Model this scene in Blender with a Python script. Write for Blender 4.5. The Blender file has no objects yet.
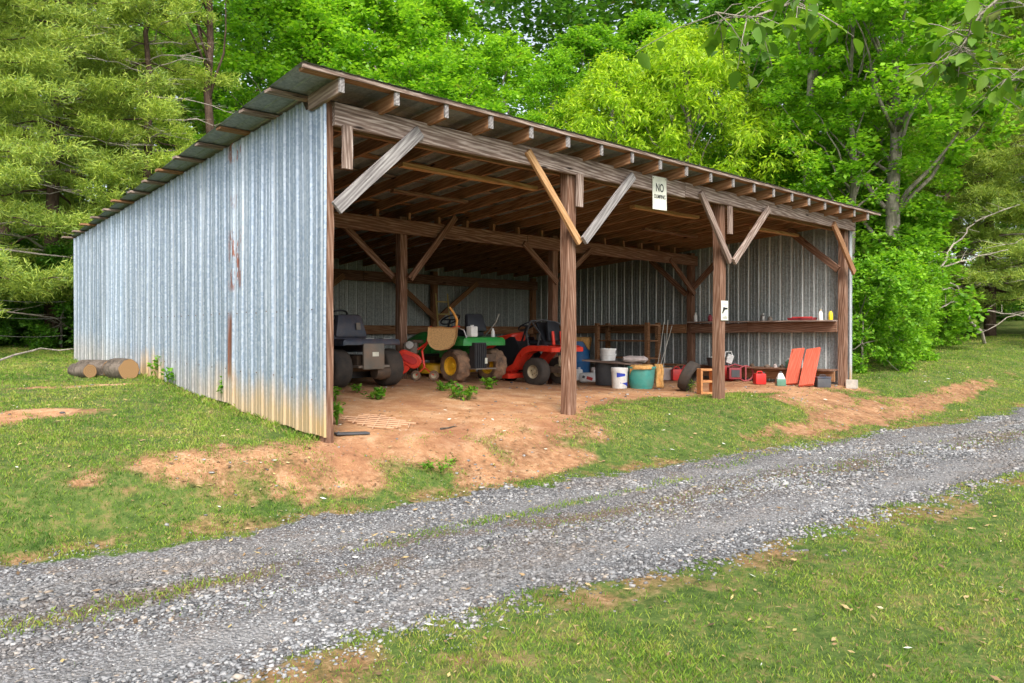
import bpy, bmesh, math, random
import numpy as np
from mathutils import Vector, Matrix, Euler
R = math.radians
rnd = random.Random(7)
rng = np.random.default_rng(11)
C = bpy.context.scene.collection
scene = bpy.context.scene

# ------------------------------------------------------------------ camera, world, sun, exposure
CAM = Vector((-3.657, -6.495, 1.0)); FWD = Vector((.680, .733, 0)).normalized(); RGT = Vector((FWD.y, -FWD.x, 0))
cd = bpy.data.cameras.new('camera'); cam = bpy.data.objects.new('camera', cd); C.objects.link(cam)
cam.location = CAM; cam.rotation_euler = (R(90), 0, math.atan2(FWD.y, FWD.x) - R(90))
cd.lens = 27.0; cd.sensor_width = 36.0; cd.shift_y = -7.5/1024; cd.clip_start = .05; cd.clip_end = 2000
scene.camera = cam
SUN_EL, SUN_AZ = R(46), R(234)          # azimuth measured like the sun lamp: direction the light comes from
world = bpy.data.worlds.new('World'); scene.world = world; world.use_nodes = True
wn = world.node_tree.nodes; wl = world.node_tree.links; wn.clear()
sky = wn.new('ShaderNodeTexSky'); sky.sky_type = 'NISHITA'; sky.sun_disc = False
sky.sun_elevation = SUN_EL; sky.air_density = 1.0; sky.dust_density = 3.0
hs = wn.new('ShaderNodeHueSaturation'); hs.inputs['Saturation'].default_value = .45
bg = wn.new('ShaderNodeBackground'); bg.inputs['Strength'].default_value = .15
wo = wn.new('ShaderNodeOutputWorld')
wl.new(sky.outputs[0], hs.inputs['Color']); wl.new(hs.outputs[0], bg.inputs[0]); wl.new(bg.outputs[0], wo.inputs[0])
sd = bpy.data.lights.new('sun', 'SUN'); sd.energy = 1.6; sd.angle = R(20); sd.color = (1, .95, .86)
sun = bpy.data.objects.new('sun', sd); C.objects.link(sun)
sdir = Vector((math.cos(SUN_AZ)*math.cos(SUN_EL), math.sin(SUN_AZ)*math.cos(SUN_EL), math.sin(SUN_EL)))
sun.rotation_euler = sdir.to_track_quat('Z', 'Y').to_euler(); sun.location = (0, -10, 20)
sky.sun_rotation = math.atan2(sdir.x, sdir.y)
scene.view_settings.view_transform = 'Standard'; scene.view_settings.look = 'None'
scene.view_settings.exposure = 1.18; scene.view_settings.gamma = 1; scene.view_settings.use_curve_mapping = False
scene.render.engine = 'CYCLES'; scene.cycles.use_denoising = True
scene.cycles.max_bounces = 7; scene.cycles.diffuse_bounces = 6; scene.cycles.transmission_bounces = 4
scene.cycles.transparent_max_bounces = 6; scene.cycles.sample_clamp_indirect = 8

# ------------------------------------------------------------------ noise and terrain
def _h(ix, iy, seed):
    n = (ix.astype(np.int64)*374761393 + iy.astype(np.int64)*668265263 + seed*974711) & 0xffffffff
    n = ((n ^ (n >> 13))*1274126177) & 0xffffffff
    return ((n ^ (n >> 16)) & 0xffff)/65535.0
def vnoise(x, y, seed=0):
    ix = np.floor(x); iy = np.floor(y); fx = x-ix; fy = y-iy
    fx = fx*fx*(3-2*fx); fy = fy*fy*(3-2*fy)
    a = _h(ix, iy, seed); b = _h(ix+1, iy, seed); c = _h(ix, iy+1, seed); d = _h(ix+1, iy+1, seed)
    return (a*(1-fx)+b*fx)*(1-fy) + (c*(1-fx)+d*fx)*fy
def fbm(x, y, seed=0, o=4):
    s = 0; a = .5; t = 0
    for k in range(o):
        s = s + a*vnoise(x*2**k, y*2**k, seed+k); t += a; a *= .5
    return s/t
def sm(x, a, b):
    t = np.clip((x-a)/(b-a), 0, 1); return t*t*(3-2*t)
def s_up(u): return -1.13-.103*np.clip(u, -30, 40)
def s_lo(u): return -3.58-.126*np.clip(u, -30, 40)
def hgt(u, s):
    u = np.asarray(u, float); s = np.asarray(s, float)
    P = (.085*np.clip(s, 0, 4) + .035*np.clip(s-4, 0, 8) + .012*np.clip(s-12, 0, 60))*(1-.94*sm(u, 3, 8))
    su = s_up(u); sl = s_lo(u)
    t = sm(s, su, np.maximum(0, su+1.1))
    z = -.45 + (P+.45)*t
    z = z - .045*np.clip(sl-s, 0, 12)
    z = z + .072*np.clip(u-11.8, 0, 60)*sm(s, -4.5, .5) + .02*np.clip(u-11.8, 0, 60)*(1-sm(s, -4.5, .5))
    inside = sm(u, -.1, .3)*(1-sm(u, 11.2, 11.6))*sm(s, -.3, .2)*(1-sm(s, 8.5, 9))
    z = z + (fbm(u*.7, s*.7, 3)-.5)*.07*(1-.75*inside) + (fbm(u*3, s*3, 9)-.5)*.035
    c = (su+sl)/2
    rut = np.exp(-((s-c-.75)/.28)**2) + np.exp(-((s-c+.75)/.28)**2)
    return z - .035*rut
def ell(u, s, cu, cs, ru, rs, seed, amp=.5):
    d = np.sqrt(((u-cu)/ru)**2 + ((s-cs)/rs)**2) + (fbm(u*1.6, s*1.6, seed)-.5)*amp*2 + (fbm(u*6, s*6, seed+100)-.5)*.7
    return 1-sm(d, .5, 1.3)
def gravel_mask(u, s):
    w = (fbm(u*1.3, s*1.3, 21)-.5)*.5 + (fbm(u*7, s*7, 22)-.5)*.35
    g = sm(s, s_lo(u)-.3+w, s_lo(u)+.35+w)*(1-sm(s, s_up(u)-.25+w, s_up(u)+.22+w))
    return g
def strip_mask(u, s):
    return np.exp(-((s+2.0-.03*u+(fbm(u*.8, s*0, 5)-.5)*.3)/.16)**2)*sm(fbm(u*1.5, s*3, 6), .38, .6)
def rut_mask(u, s):
    c = (s_up(u)+s_lo(u))/2+(fbm(u*.5, u*0, 81)-.5)*.25; k = .55+.9*(fbm(u*2, s*5, 82)-.3)
    return np.clip((np.exp(-((s-c-.72)/.26)**2)+np.exp(-((s-c+.72)/.28)**2))*k, 0, 1)
def mid_mask(u, s):
    c = (s_up(u)+s_lo(u))/2; return np.clip(np.exp(-((s-c-.05)/.30)**2)*sm(fbm(u*1.8, s*4, 83), .35, .6), 0, 1)
def dirt_mask(u, s):
    n = (fbm(u*1.2, s*1.2, 31)-.5)*1.0 + (fbm(u*5, s*5, 33)-.5)*.5
    front = -.25 + .95*sm(u, 3.0, 4.3)*(1-sm(u, 7.6, 9.2))
    ins = sm(s, front-.55+n*.7, front+.45+n*.7)*sm(u, -.05, .12)*(1-sm(u, 11.25, 11.5))*(1-sm(s, 9, 9.4))
    d = ins; pat = np.clip(.25+1.5*(fbm(u*3.1, s*3.1, 77, 5)-.18), 0, 1)
    for e in ((1.5, -.25, 2.0, .68, 41, .8), (1.6, -.95, 1.3, .2, 52, .9), (-.55, -.25, 1.25, .5, 42, .8), (-2.2, 2.35, 1.0, .35, 43, .6),
              (9.4, -1.25, 2.8, .40, 44, .6), (12.4, -1.3, 3.4, .34, 45, .6), (8.9, -.55, 1.3, .45, 46, .7), (-1.1, 4.2, .9, .12, 48, .6)):
        d = np.maximum(d, ell(u, s, *e)*pat*(.75 if e[4] == 42 else 1))
    edge = 1-sm(np.abs(s-(s_up(u)+.12)+n*.3), .05, .25)
    d = np.maximum(d, edge*.28*sm(fbm(u*2, s*2, 50), .35, .6))
    edge2 = 1-sm(np.abs(s-(s_lo(u)-.15)+n*.4), .05, .45)
    d = np.maximum(d, edge2*.27*sm(fbm(u*2, s*2, 51), .35, .6))
    return np.clip(d, 0, 1)
def at(px, py, h=None):
    """ground point seen at a pixel of the photograph"""
    d = FWD + RGT*((px-512)/768) + Vector((0, 0, (334-py)/768))
    t = 2.0
    while t < 80:
        p = CAM + d*t
        if p.z <= float(hgt(p.x, p.y)): break
        t += .02
    return Vector((p.x, p.y, float(hgt(p.x, p.y))))
def pt(px, py, D):
    return CAM + (FWD + RGT*((px-512)/768) + Vector((0, 0, (334-py)/768)))*D
def gz(x, y): return float(hgt(x, y))

# ------------------------------------------------------------------ materials
class NT:
    def __init__(s, name):
        s.m = bpy.data.materials.new(name); s.m.use_nodes = True; s.t = s.m.node_tree; s.n = s.t.nodes; s.l = s.t.links
        s.n.clear(); s.out = s.n.new('ShaderNodeOutputMaterial'); s.b = s.n.new('ShaderNodeBsdfPrincipled'); s.l.new(s.b.outputs[0], s.out.inputs[0])
    def put(s, sock, v):
        if hasattr(v, 'is_output'): s.l.new(v, sock)
        elif isinstance(v, (tuple, list)) and len(v) == 3 and sock.type == 'RGBA': sock.default_value = (*v, 1)
        else: sock.default_value = v
    def co(s, which='Object'): return s.n.new('ShaderNodeTexCoord').outputs[which]
    def mapping(s, v, scale=(1, 1, 1), loc=None):
        m = s.n.new('ShaderNodeMapping'); s.l.new(v, m.inputs[0]); s.put(m.inputs['Scale'], Vector(scale))
        if loc is not None: s.put(m.inputs['Location'], loc)
        return m.outputs[0]
    def noise(s, v, scale, detail=3, rough=.55, dist=0, out=0):
        n = s.n.new('ShaderNodeTexNoise'); s.l.new(v, n.inputs['Vector']); n.inputs['Scale'].default_value = scale
        n.inputs['Detail'].default_value = detail; n.inputs['Roughness'].default_value = rough; n.inputs['Distortion'].default_value = dist
        return n.outputs[out]
    def vor(s, v, scale, feat='F1', out='Distance'):
        n = s.n.new('ShaderNodeTexVoronoi'); n.feature = feat; s.l.new(v, n.inputs['Vector']); n.inputs['Scale'].default_value = scale
        return n.outputs[out]
    def ramp(s, f, stops, interp='LINEAR'):
        r = s.n.new('ShaderNodeValToRGB'); s.l.new(f, r.inputs[0]); e = r.color_ramp.elements; r.color_ramp.interpolation = interp
        while len(e) < len(stops): e.new(.5)
        for k, (p, c) in enumerate(stops):
            e[k].position = p; e[k].color = (*c, 1) if isinstance(c, (tuple, list)) else (c, c, c, 1)
        return r.outputs[0]
    def math(s, op, a, b=0.0, clamp=False):
        m = s.n.new('ShaderNodeMath'); m.operation = op; m.use_clamp = clamp; s.put(m.inputs[0], a); s.put(m.inputs[1], b); return m.outputs[0]
    def mix(s, f, a, b, blend='MIX'):
        m = s.n.new('ShaderNodeMix'); m.data_type = 'RGBA'; m.blend_type = blend
        s.put(m.inputs[0], f); s.put(m.inputs[6], a); s.put(m.inputs[7], b); return m.outputs[2]
    def attr(s, name, out='Fac'):
        a = s.n.new('ShaderNodeAttribute'); a.attribute_name = name; return a.outputs[out]
    def sep(s, v):
        a = s.n.new('ShaderNodeSeparateXYZ'); s.l.new(v, a.inputs[0]); return a.outputs
    def rand(s): return s.n.new('ShaderNodeObjectInfo').outputs['Random']
    def island(s): return s.n.new('ShaderNodeNewGeometry').outputs['Random Per Island']
    def pos(s): return s.n.new('ShaderNodeNewGeometry').outputs['Position']
    def bump(s, h, strength=.4, dist=.02):
        b = s.n.new('ShaderNodeBump'); s.l.new(h, b.inputs['Height']); b.inputs['Strength'].default_value = strength; b.inputs['Distance'].default_value = dist
        s.l.new(b.outputs[0], s.b.inputs['Normal'])
    def set(s, **k):
        for a, v in k.items(): s.put(s.b.inputs[{'col': 'Base Color', 'rough': 'Roughness', 'metal': 'Metallic', 'spec': 'Specular IOR Level', 'coat': 'Coat Weight'}[a]], v)
        return s
M = {}
def wood(name, dark, mid, light, rough=.85):
    n = NT(name); r = n.rand()
    off = n.n.new('ShaderNodeCombineXYZ'); n.put(off.inputs[0], n.math('MULTIPLY', r, 37)); n.put(off.inputs[1], n.math('MULTIPLY', r, 53)); n.put(off.inputs[2], n.math('MULTIPLY', r, 17))
    v = n.mapping(n.co(), (1.3, 17, 17), off.outputs[0])
    g = n.noise(v, 1.6, 4, .6, 1.2); f = n.noise(n.mapping(n.co(), (4, 90, 90), off.outputs[0]), 1, 3, .7)
    w = n.n.new('ShaderNodeTexWave'); n.l.new(v, w.inputs[0]); w.wave_type = 'BANDS'; w.bands_direction = 'DIAGONAL'
    w.inputs['Scale'].default_value = .9; w.inputs['Distortion'].default_value = 9; w.inputs['Detail'].default_value = 2; w.inputs['Detail Scale'].default_value = .6
    h = n.math('ADD', n.math('MULTIPLY', g, .62), n.math('ADD', n.math('MULTIPLY', w.outputs['Fac'], .16), n.math('MULTIPLY', f, .3)))
    c = n.ramp(h, [(.3, dark), (.52, mid), (.75, light)])
    c = n.mix(n.math('MULTIPLY', r, .5), c, mid)
    kn = n.ramp(n.vor(n.mapping(n.co(), (1.1, 5, 5), off.outputs[0]), 1.3), [(.05, 0.0), (.12, 1.0)])
    c = n.mix(kn, tuple(x*.5 for x in dark), c)
    n.set(col=c, rough=rough, spec=.25); n.bump(h, .5, .008); M[name] = n.m
wood('wood_brown', (.075, .037, .018), (.27, .135, .065), (.48, .29, .17))
wood('wood_red', (.05, .026, .017), (.17, .085, .052), (.40, .27, .20))
wood('wood_weathered', (.045, .027, .02), (.215, .15, .12), (.58, .48, .42))
wood('wood_grey', (.06, .052, .05), (.22, .20, .195), (.47, .45, .43))
wood('wood_fresh', (.24, .11, .05), (.46, .25, .11), (.70, .48, .27))
wood('wood_orange', (.36, .055, .03), (.60, .11, .065), (.68, .20, .13), .6)

def metal(name, base, dirt=True, rough=.42, met=.55):
    n = NT(name); p = n.pos(); r = n.rand()
    sp = n.vor(p, 38, out='Color'); spn = n.noise(p, 60, 2)
    streak = n.noise(n.mapping(p, (14, 14, .5)), 1, 4, .65); blotch = n.noise(p, 1.3, 3)
    c = n.mix(n.ramp(streak, [(.3, 0.0), (.7, 1.0)]), tuple(x*.86 for x in base), tuple(min(1, x*1.14) for x in base))
    c = n.mix(n.math('MULTIPLY', n.ramp(sp, [(.2, 0.0), (.8, 1.0)]), .22), c, (.85, .88, .92))
    c = n.mix(.9, c, n.ramp(r, [(0, .66), (1, 1.12)]), 'MULTIPLY')
    xyz = n.sep(p)
    if dirt:
        # white oxide streaks, rust streaks and red mud splashed up from the soil
        ox = n.ramp(n.noise(n.mapping(p, (6, 6, .28)), 1, 5, .75), [(.52, 0.0), (.66, 1.0)]); c = n.mix(n.math('MULTIPLY', ox, .22), c, (.82, .85, .88))
        sb = n.math('ABSOLUTE', n.math('SUBTRACT', xyz[1], 1.93)); band = n.ramp(sb, [(0.12, 1.0), (.22, 0.0)])
        ru = n.ramp(n.noise(n.mapping(p, (9, 9, 2.4)), 1.0, 5, .75), [(.50, 0.0), (.55, 1.0)]); ru = n.math('MULTIPLY', ru, n.ramp(n.noise(n.mapping(p, (.1, .1, 1.1)), 1.7, 1), [(.45, 0.0), (.55, 1.0)]))
        c = n.mix(n.math('MULTIPLY', n.math('MULTIPLY', band, ru), .9), c, (.24, .075, .035))
        edge = n.ramp(n.math('ABSOLUTE', n.math('SUBTRACT', xyz[1], 2.06)), [(.05, 1.0), (.11, 0.0)])
        zr = 1; edge = n.math('MULTIPLY', edge, n.ramp(n.math('ABSOLUTE', n.math('SUBTRACT', xyz[2], .85)), [(.3, 1.0), (.42, 0.0)]))
        seam = n.math('ABSOLUTE', n.math('SUBTRACT', n.math('MODULO', n.math('ADD', xyz[1], .4855), .9711), .4675)); c = n.mix(n.ramp(seam, [(.008, .6), (.02, 0.0)]), c, (.80, .82, .84))
        c = n.mix(n.math('MULTIPLY', n.math('MULTIPLY', edge, n.ramp(n.noise(n.mapping(p, (20, 20, 1)), 1, 3), [(.3, 0.0), (.45, 1.0)])), .95), c, (.22, .075, .035))
        gr = n.math('SUBTRACT', xyz[2], n.math('MULTIPLY', n.math('MAXIMUM', xyz[1], 0), .07))
        mud = n.math('SUBTRACT', n.math('ADD', .2, n.math('MULTIPLY', n.noise(n.mapping(p, (5, 5, .9)), 1, 5, .75), .75)), gr)
        mudm = n.ramp(mud, [(.06, 0.0), (.42, 1.0)])
        far = n.ramp(n.math('ABSOLUTE', n.math('SUBTRACT', xyz[1], 4.7)), [(.45, 1.0), (.5, 0.0)])
        front = n.ramp(xyz[1], [(.06, 1.0), (.3, .25)])
        k = n.math('MAXIMUM', n.math('MULTIPLY', far, .95), n.math('MAXIMUM', front, n.math('MULTIPLY', n.ramp(n.math('DIVIDE', xyz[1], 10), [(0, 1.0), (.2, .85), (.34, .2), (1, .05)]), .9)))
        c = n.mix(n.math('MULTIPLY', mudm, k), c, (.60, .42, .22))
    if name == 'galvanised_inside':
        # light slits and lit rib crests painted into the colour as pale stripes
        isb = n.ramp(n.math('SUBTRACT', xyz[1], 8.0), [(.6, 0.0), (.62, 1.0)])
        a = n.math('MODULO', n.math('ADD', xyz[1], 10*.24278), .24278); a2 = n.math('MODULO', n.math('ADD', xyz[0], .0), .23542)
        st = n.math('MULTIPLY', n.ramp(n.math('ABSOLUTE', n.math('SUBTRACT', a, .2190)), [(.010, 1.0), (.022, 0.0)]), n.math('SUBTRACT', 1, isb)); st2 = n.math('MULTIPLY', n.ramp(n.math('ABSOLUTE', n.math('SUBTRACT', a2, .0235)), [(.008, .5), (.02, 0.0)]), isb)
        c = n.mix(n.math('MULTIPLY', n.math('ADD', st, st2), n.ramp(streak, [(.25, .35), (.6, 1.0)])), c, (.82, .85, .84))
    n.set(col=c, metal=met, rough=n.math('ADD', rough, n.math('MULTIPLY', streak, .2)), spec=.4)
    n.bump(n.math('ADD', n.math('MULTIPLY', spn, .5), n.noise(p, 4, 2)), .15, .01); M[name] = n.m
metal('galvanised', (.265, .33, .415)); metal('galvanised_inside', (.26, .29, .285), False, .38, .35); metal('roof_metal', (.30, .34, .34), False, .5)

def plain(name, col, rough=.6, metal=0, var=.15, scale=8, spec=.4, dust=0.0, dcol=(.36, .20, .11)):
    n = NT(name); p = n.co()
    f = n.noise(p, scale, 4, .65); c = n.mix(n.ramp(f, [(.3, 0.0), (.7, 1.0)]), tuple(x*(1-var) for x in col), tuple(min(1, x*(1+var)) for x in col))
    if dust: c = n.mix(n.math('MULTIPLY', n.ramp(n.noise(n.pos(), 5, 5, .7), [(.35, 0.0), (.7, 1.0)]), dust), c, dcol)
    n.set(col=c, rough=n.math('ADD', rough-.08, n.math('MULTIPLY', f, .16)), metal=metal, spec=spec); n.bump(f, .1, .004); M[name] = n.m
plain('paint_red', (.75, .04, .02), .3, dust=.12); plain('paint_green', (.02, .27, .05), .3, dust=.12); plain('paint_yellow', (.85, .48, .02), .4, dust=.12)
plain('paint_black', (.022, .024, .03), .45, dust=.2, dcol=(.12, .09, .07)); plain('vinyl_black', (.018, .02, .026), .5); plain('rubber', (.035, .032, .03), .85, dust=.35, dcol=(.16, .11, .075))
plain('rubber_mud', (.07, .05, .04), .9, dust=.9, dcol=(.42, .24, .14)); plain('rim_cream', (.50, .42, .28), .5, dust=.3); plain('steel', (.42, .42, .42), .4, .8, dust=.3)
plain('iron_dark', (.07, .055, .045), .7, .3, dust=.4); plain('plate_grey', (.17, .16, .14), .6, .2, dust=.4); plain('navy', (.03, .045, .075), .4, dust=.2)
plain('burlap', (.50, .30, .13), .95, var=.35, scale=60); plain('cloth_tan', (.66, .37, .13), .95, var=.25, scale=20); plain('plastic_blue', (.02, .16, .42), .5, dust=.15)
plain('plastic_white', (.78, .78, .76), .45, dust=.08); plain('plastic_blueprint', (.03, .06, .45), .5); plain('plastic_teal', (.06, .36, .32), .5, dust=.25, dcol=(.3, .3, .22))
plain('plastic_dark', (.06, .065, .075), .6, dust=.3, dcol=(.16, .14, .12)); plain('plastic_red', (.55, .02, .02), .4, dust=.1); plain('plastic_maroon', (.30, .03, .05), .5, dust=.2)
plain('plastic_yellow', (.80, .60, .02), .4); plain('clay', (.62, .28, .11), .9, var=.2, scale=20); plain('concrete', (.42, .38, .33), .95, var=.2, scale=14)
plain('paper_white', (.70, .70, .60), .7); plain('ink', (.015, .015, .015), .7); plain('bag_grey', (.45, .38, .36), .8, var=.3); plain('grip_orange', (.68, .30, .06), .5)
plain('lattice_tan', (.52, .33, .21), .8, dust=.3, dcol=(.5, .28, .16)); plain('rope_white', (.6, .58, .52), .8); plain('ladder_yellow', (.62, .50, .18), .6, dust=.3)
plain('wire', (.25, .24, .22), .5, .6); plain('glass_green', (.10, .22, .16), .2); plain('seat_grey', (.10, .10, .11), .6)

def bark(name, a, b, sc=1):
    n = NT(name); v = n.mapping(n.co(), (6*sc, 6*sc, 1.3*sc)); f = n.noise(v, 2.2, 6, .7, .6)
    li = n.ramp(n.noise(n.co(), 1.7, 4, .7), [(.52, 0.0), (.62, 1.0)])
    c = n.mix(n.math('MULTIPLY', li, .5), n.ramp(f, [(.3, a), (.7, b)]), tuple(min(1, x*1.6) for x in b))
    n.set(col=c, rough=.95, spec=.1); n.bump(f, .9, .04); M[name] = n.m
bark('bark_grey', (.10, .085, .07), (.34, .30, .25)); bark('bark_dark', (.045, .03, .022), (.15, .10, .075)); bark('bark_dead', (.20, .17, .14), (.46, .40, .35))
bark('bark_log', (.05, .04, .032), (.19, .155, .125), 1.5)
def cutwood():
    n = NT('cut_wood'); p = n.co(); w = n.n.new('ShaderNodeTexWave'); w.wave_type = 'RINGS'; w.rings_direction = 'X'; n.l.new(p, w.inputs[0])
    w.inputs['Scale'].default_value = 14; w.inputs['Distortion'].default_value = 2
    n.set(col=n.mix(w.outputs['Fac'], (.24, .13, .055), (.40, .24, .11)), rough=.9); M['cut_wood'] = n.m
cutwood()

def leafmat(name, transl=.5, rough=.5):
    n = NT(name); oi = n.n.new('ShaderNodeObjectInfo'); isl = n.island()
    big = n.noise(n.pos(), .55, 3, .6)
    v = n.math('ADD', n.math('MULTIPLY', isl, .65), n.math('MULTIPLY', big, .55))
    c = n.mix(1.0, oi.outputs['Color'], n.ramp(v, [(.2, (.36, .45, .48)), (.5, (.80, .85, .80)), (.82, (1.35, 1.18, 1.0))]), 'MULTIPLY')
    c = n.mix(n.ramp(isl, [(.965, 0.0), (.975, .6)]), c, (.16, .12, .05))
    n.set(col=c, rough=rough, spec=.35)
    tr = n.n.new('ShaderNodeBsdfTranslucent'); n.put(tr.inputs[0], n.mix(1.0, c, (1.25, 1.25, .55), 'MULTIPLY'))
    mx = n.n.new('ShaderNodeMixShader'); mx.inputs[0].default_value = transl
    n.l.new(n.b.outputs[0], mx.inputs[1]); n.l.new(tr.outputs[0], mx.inputs[2]); n.l.new(mx.outputs[0], n.out.inputs[0]); M[name] = n.m
def littermat():
    n = NT('leaf_litter'); c = n.ramp(n.island(), [(0, (.10, .06, .03)), (.4, (.24, .15, .07)), (.7, (.38, .26, .13)), (.93, (.50, .38, .14)), (.97, (.75, .74, .66))]); n.set(col=c, rough=.85); M['leaf_litter'] = n.m
littermat()
leafmat('leaf', .5); leafmat('needle', .3, .6)
def grassmat():
    n = NT('grass_blades'); isl = n.island(); big = n.noise(n.pos(), .8, 4, .65); sm_ = n.noise(n.pos(), 4, 3)
    v = n.math('ADD', n.math('MULTIPLY', isl, .38), n.math('ADD', n.math('MULTIPLY', n.ramp(big, [(.3, 0.0), (.7, 1.0)]), .42), n.math('MULTIPLY', n.ramp(sm_, [(.3, 0.0), (.7, 1.0)]), .28)))
    c = n.ramp(v, [(.22, (.06, .15, .018)), (.45, (.17, .30, .032)), (.64, (.31, .40, .055)), (.85, (.44, .40, .12))])
    c = n.mix(n.ramp(isl, [(.86, 0.0), (.88, .8)]), c, (.34, .25, .12))
    n.set(col=c, rough=.6, spec=.3)
    tr = n.n.new('ShaderNodeBsdfTranslucent'); n.put(tr.inputs[0], c); mx = n.n.new('ShaderNodeMixShader'); mx.inputs[0].default_value = .35
    n.l.new(n.b.outputs[0], mx.inputs[1]); n.l.new(tr.outputs[0], mx.inputs[2]); n.l.new(mx.outputs[0], n.out.inputs[0]); M['grass_blades'] = n.m
grassmat()
def stonemat():
    n = NT('gravel_stone'); isl = n.island(); f = n.noise(n.pos(), 60, 3)
    c = n.ramp(isl, [(0, (.085, .086, .09)), (.35, (.19, .192, .196)), (.7, (.295, .296, .30)), (.93, (.42, .415, .41)), (.96, (.38, .30, .22)), (1, (.55, .54, .52))])
    c = n.mix(.35, c, n.ramp(f, [(.3, .5), (.7, 1.2)]), 'MULTIPLY'); big = n.noise(n.mapping(n.pos(), (.5, 1.6, 1)), 1.1, 4, .65); c = n.mix(n.ramp(big, [(.48, 0.0), (.68, .55)]), c, (.19, .145, .11)); c = n.mix(1.0, c, n.ramp(n.noise(n.pos(), .7, 3), [(.3, .78), (.7, 1.15)]), 'MULTIPLY'); n.set(col=c, rough=.75, spec=.4); M['gravel_stone'] = n.m
stonemat()
def groundmat():
    n = NT('ground_soil'); p = n.pos(); g = n.attr('gravel'); d = n.attr('dirt'); st = n.attr('strip')
    big = n.noise(p, .45, 4, .6); mid = n.noise(p, 3.5, 5, .7); fine = n.noise(p, 45, 4, .7); f2 = n.noise(p, 14, 4, .7)
    grass = n.ramp(n.math('ADD', n.math('MULTIPLY', mid, .5), n.math('MULTIPLY', f2, .5)), [(.35, (.04, .075, .016)), (.5, (.09, .135, .03)), (.6, (.16, .155, .05)), (.72, (.24, .17, .085))])
    dirt = n.ramp(n.math('ADD', n.math('MULTIPLY', mid, .6), n.math('MULTIPLY', fine, .4)), [(.3, (.30, .135, .06)), (.5, (.47, .255, .13)), (.7, (.66, .47, .30))])
    peb = n.ramp(n.vor(p, 26), [(.05, 1.0), (.14, 0.0)]); dirt = n.mix(n.math('MULTIPLY', peb, n.ramp(f2, [(.5, 0.0), (.6, .7)])), dirt, (.55, .44, .33))
    red = n.ramp(n.noise(p, 1.1, 4, .6), [(.45, 0.0), (.65, .75)]); dirt = n.mix(red, dirt, (.27, .115, .06)); leafl = n.ramp(n.vor(n.mapping(p, (1, 1.6, 1)), 17), [(.05, 1.0), (.11, 0.0)]); dirt = n.mix(n.math('MULTIPLY', leafl, n.ramp(n.noise(p, 1.9, 3), [(.45, 0.0), (.6, .8)])), dirt, (.10, .06, .035))
    vc = n.vor(p, 48, out='Color'); vd = n.vor(p, 48)
    grav = n.ramp(vc, [(.1, (.12, .12, .125)), (.5, (.23, .23, .24)), (.9, (.36, .36, .37))]); grav = n.mix(n.ramp(vd, [(.3, 0.0), (.6, .8)]), grav, (.07, .06, .055))
    grav = n.mix(n.ramp(mid, [(.52, 0.0), (.72, .5)]), grav, (.20, .13, .08)); grav = n.mix(n.math('MULTIPLY', n.attr('rut'), .75), grav, n.ramp(fine, [(.3, (.20, .195, .19)), (.7, (.37, .36, .35))])); grav = n.mix(n.math('MULTIPLY', n.attr('mid'), .8), grav, n.ramp(f2, [(.35, (.10, .07, .045)), (.65, (.22, .15, .10))]))
    dm = n.ramp(n.math('ADD', d, n.math('MULTIPLY', n.math('SUBTRACT', fine, .5), .7)), [(.30, 0.0), (.62, 1.0)])
    gm = n.ramp(n.math('ADD', g, n.math('MULTIPLY', n.math('SUBTRACT', f2, .5), .8)), [(.4, 0.0), (.55, 1.0)])
    lit = n.ramp(f2, [(.35, (.13, .075, .04)), (.5, (.26, .13, .065)), (.65, (.36, .23, .13))]); lm = n.ramp(n.math('ADD', d, n.math('MULTIPLY', n.math('SUBTRACT', mid, .5), .6)), [(.08, 0.0), (.34, 1.0)]); outm = n.ramp(n.math('MULTIPLY', n.sep(p)[1], -1), [(.1, 0.0), (.7, .95)]); dirt = n.mix(n.math('MULTIPLY', outm, n.ramp(n.noise(p, 2.2, 5, .7), [(.35, .25), (.6, 1.0)])), dirt, lit); c = n.mix(dm, n.mix(n.math('MULTIPLY', lm, .85), grass, lit), dirt); c = n.mix(gm, c, grav)
    n.set(col=c, rough=.95, spec=.15)
    h = n.math('ADD', n.math('MULTIPLY', vd, n.math('MULTIPLY', gm, -.9)), n.math('ADD', n.math('MULTIPLY', fine, .5), f2)); n.bump(h, .7, .03); M['ground_soil'] = n.m
groundmat()

# ------------------------------------------------------------------ mesh helpers
def link(name, me, mat=None, parent=None, smooth=False):
    o = bpy.data.objects.new(name, me); C.objects.link(o)
    if mat is not None and not me.materials: me.materials.append(M[mat] if isinstance(mat, str) else mat)
    if parent is not None: o.parent = parent
    if smooth: me.shade_smooth()
    return o
def np_mesh(name, V, F):
    """V (n,3), F (m,k)"""
    me = bpy.data.meshes.new(name); V = np.ascontiguousarray(V, np.float32); F = np.ascontiguousarray(F, np.int32); m, k = F.shape
    me.vertices.add(len(V)); me.vertices.foreach_set('co', V.ravel()); me.loops.add(m*k); me.loops.foreach_set('vertex_index', F.ravel())
    me.polygons.add(m); me.polygons.foreach_set('loop_start', np.arange(0, m*k, k, dtype=np.int32)); me.polygons.foreach_set('loop_total', np.full(m, k, np.int32))
    me.update(calc_edges=True); return me
def tag(o, label, cat, group=None, kind=None):
    if label: o['label'] = label
    if cat: o['category'] = cat
    if group: o['group'] = group
    if kind: o['kind'] = kind
    return o
def thing(name, label, cat, loc=(0, 0, 0), rz=0, group=None):
    o = bpy.data.objects.new(name, None); C.objects.link(o); o.location = loc; o.rotation_euler = (0, 0, rz); o.empty_display_size = .1
    return tag(o, label, cat, group)
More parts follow.
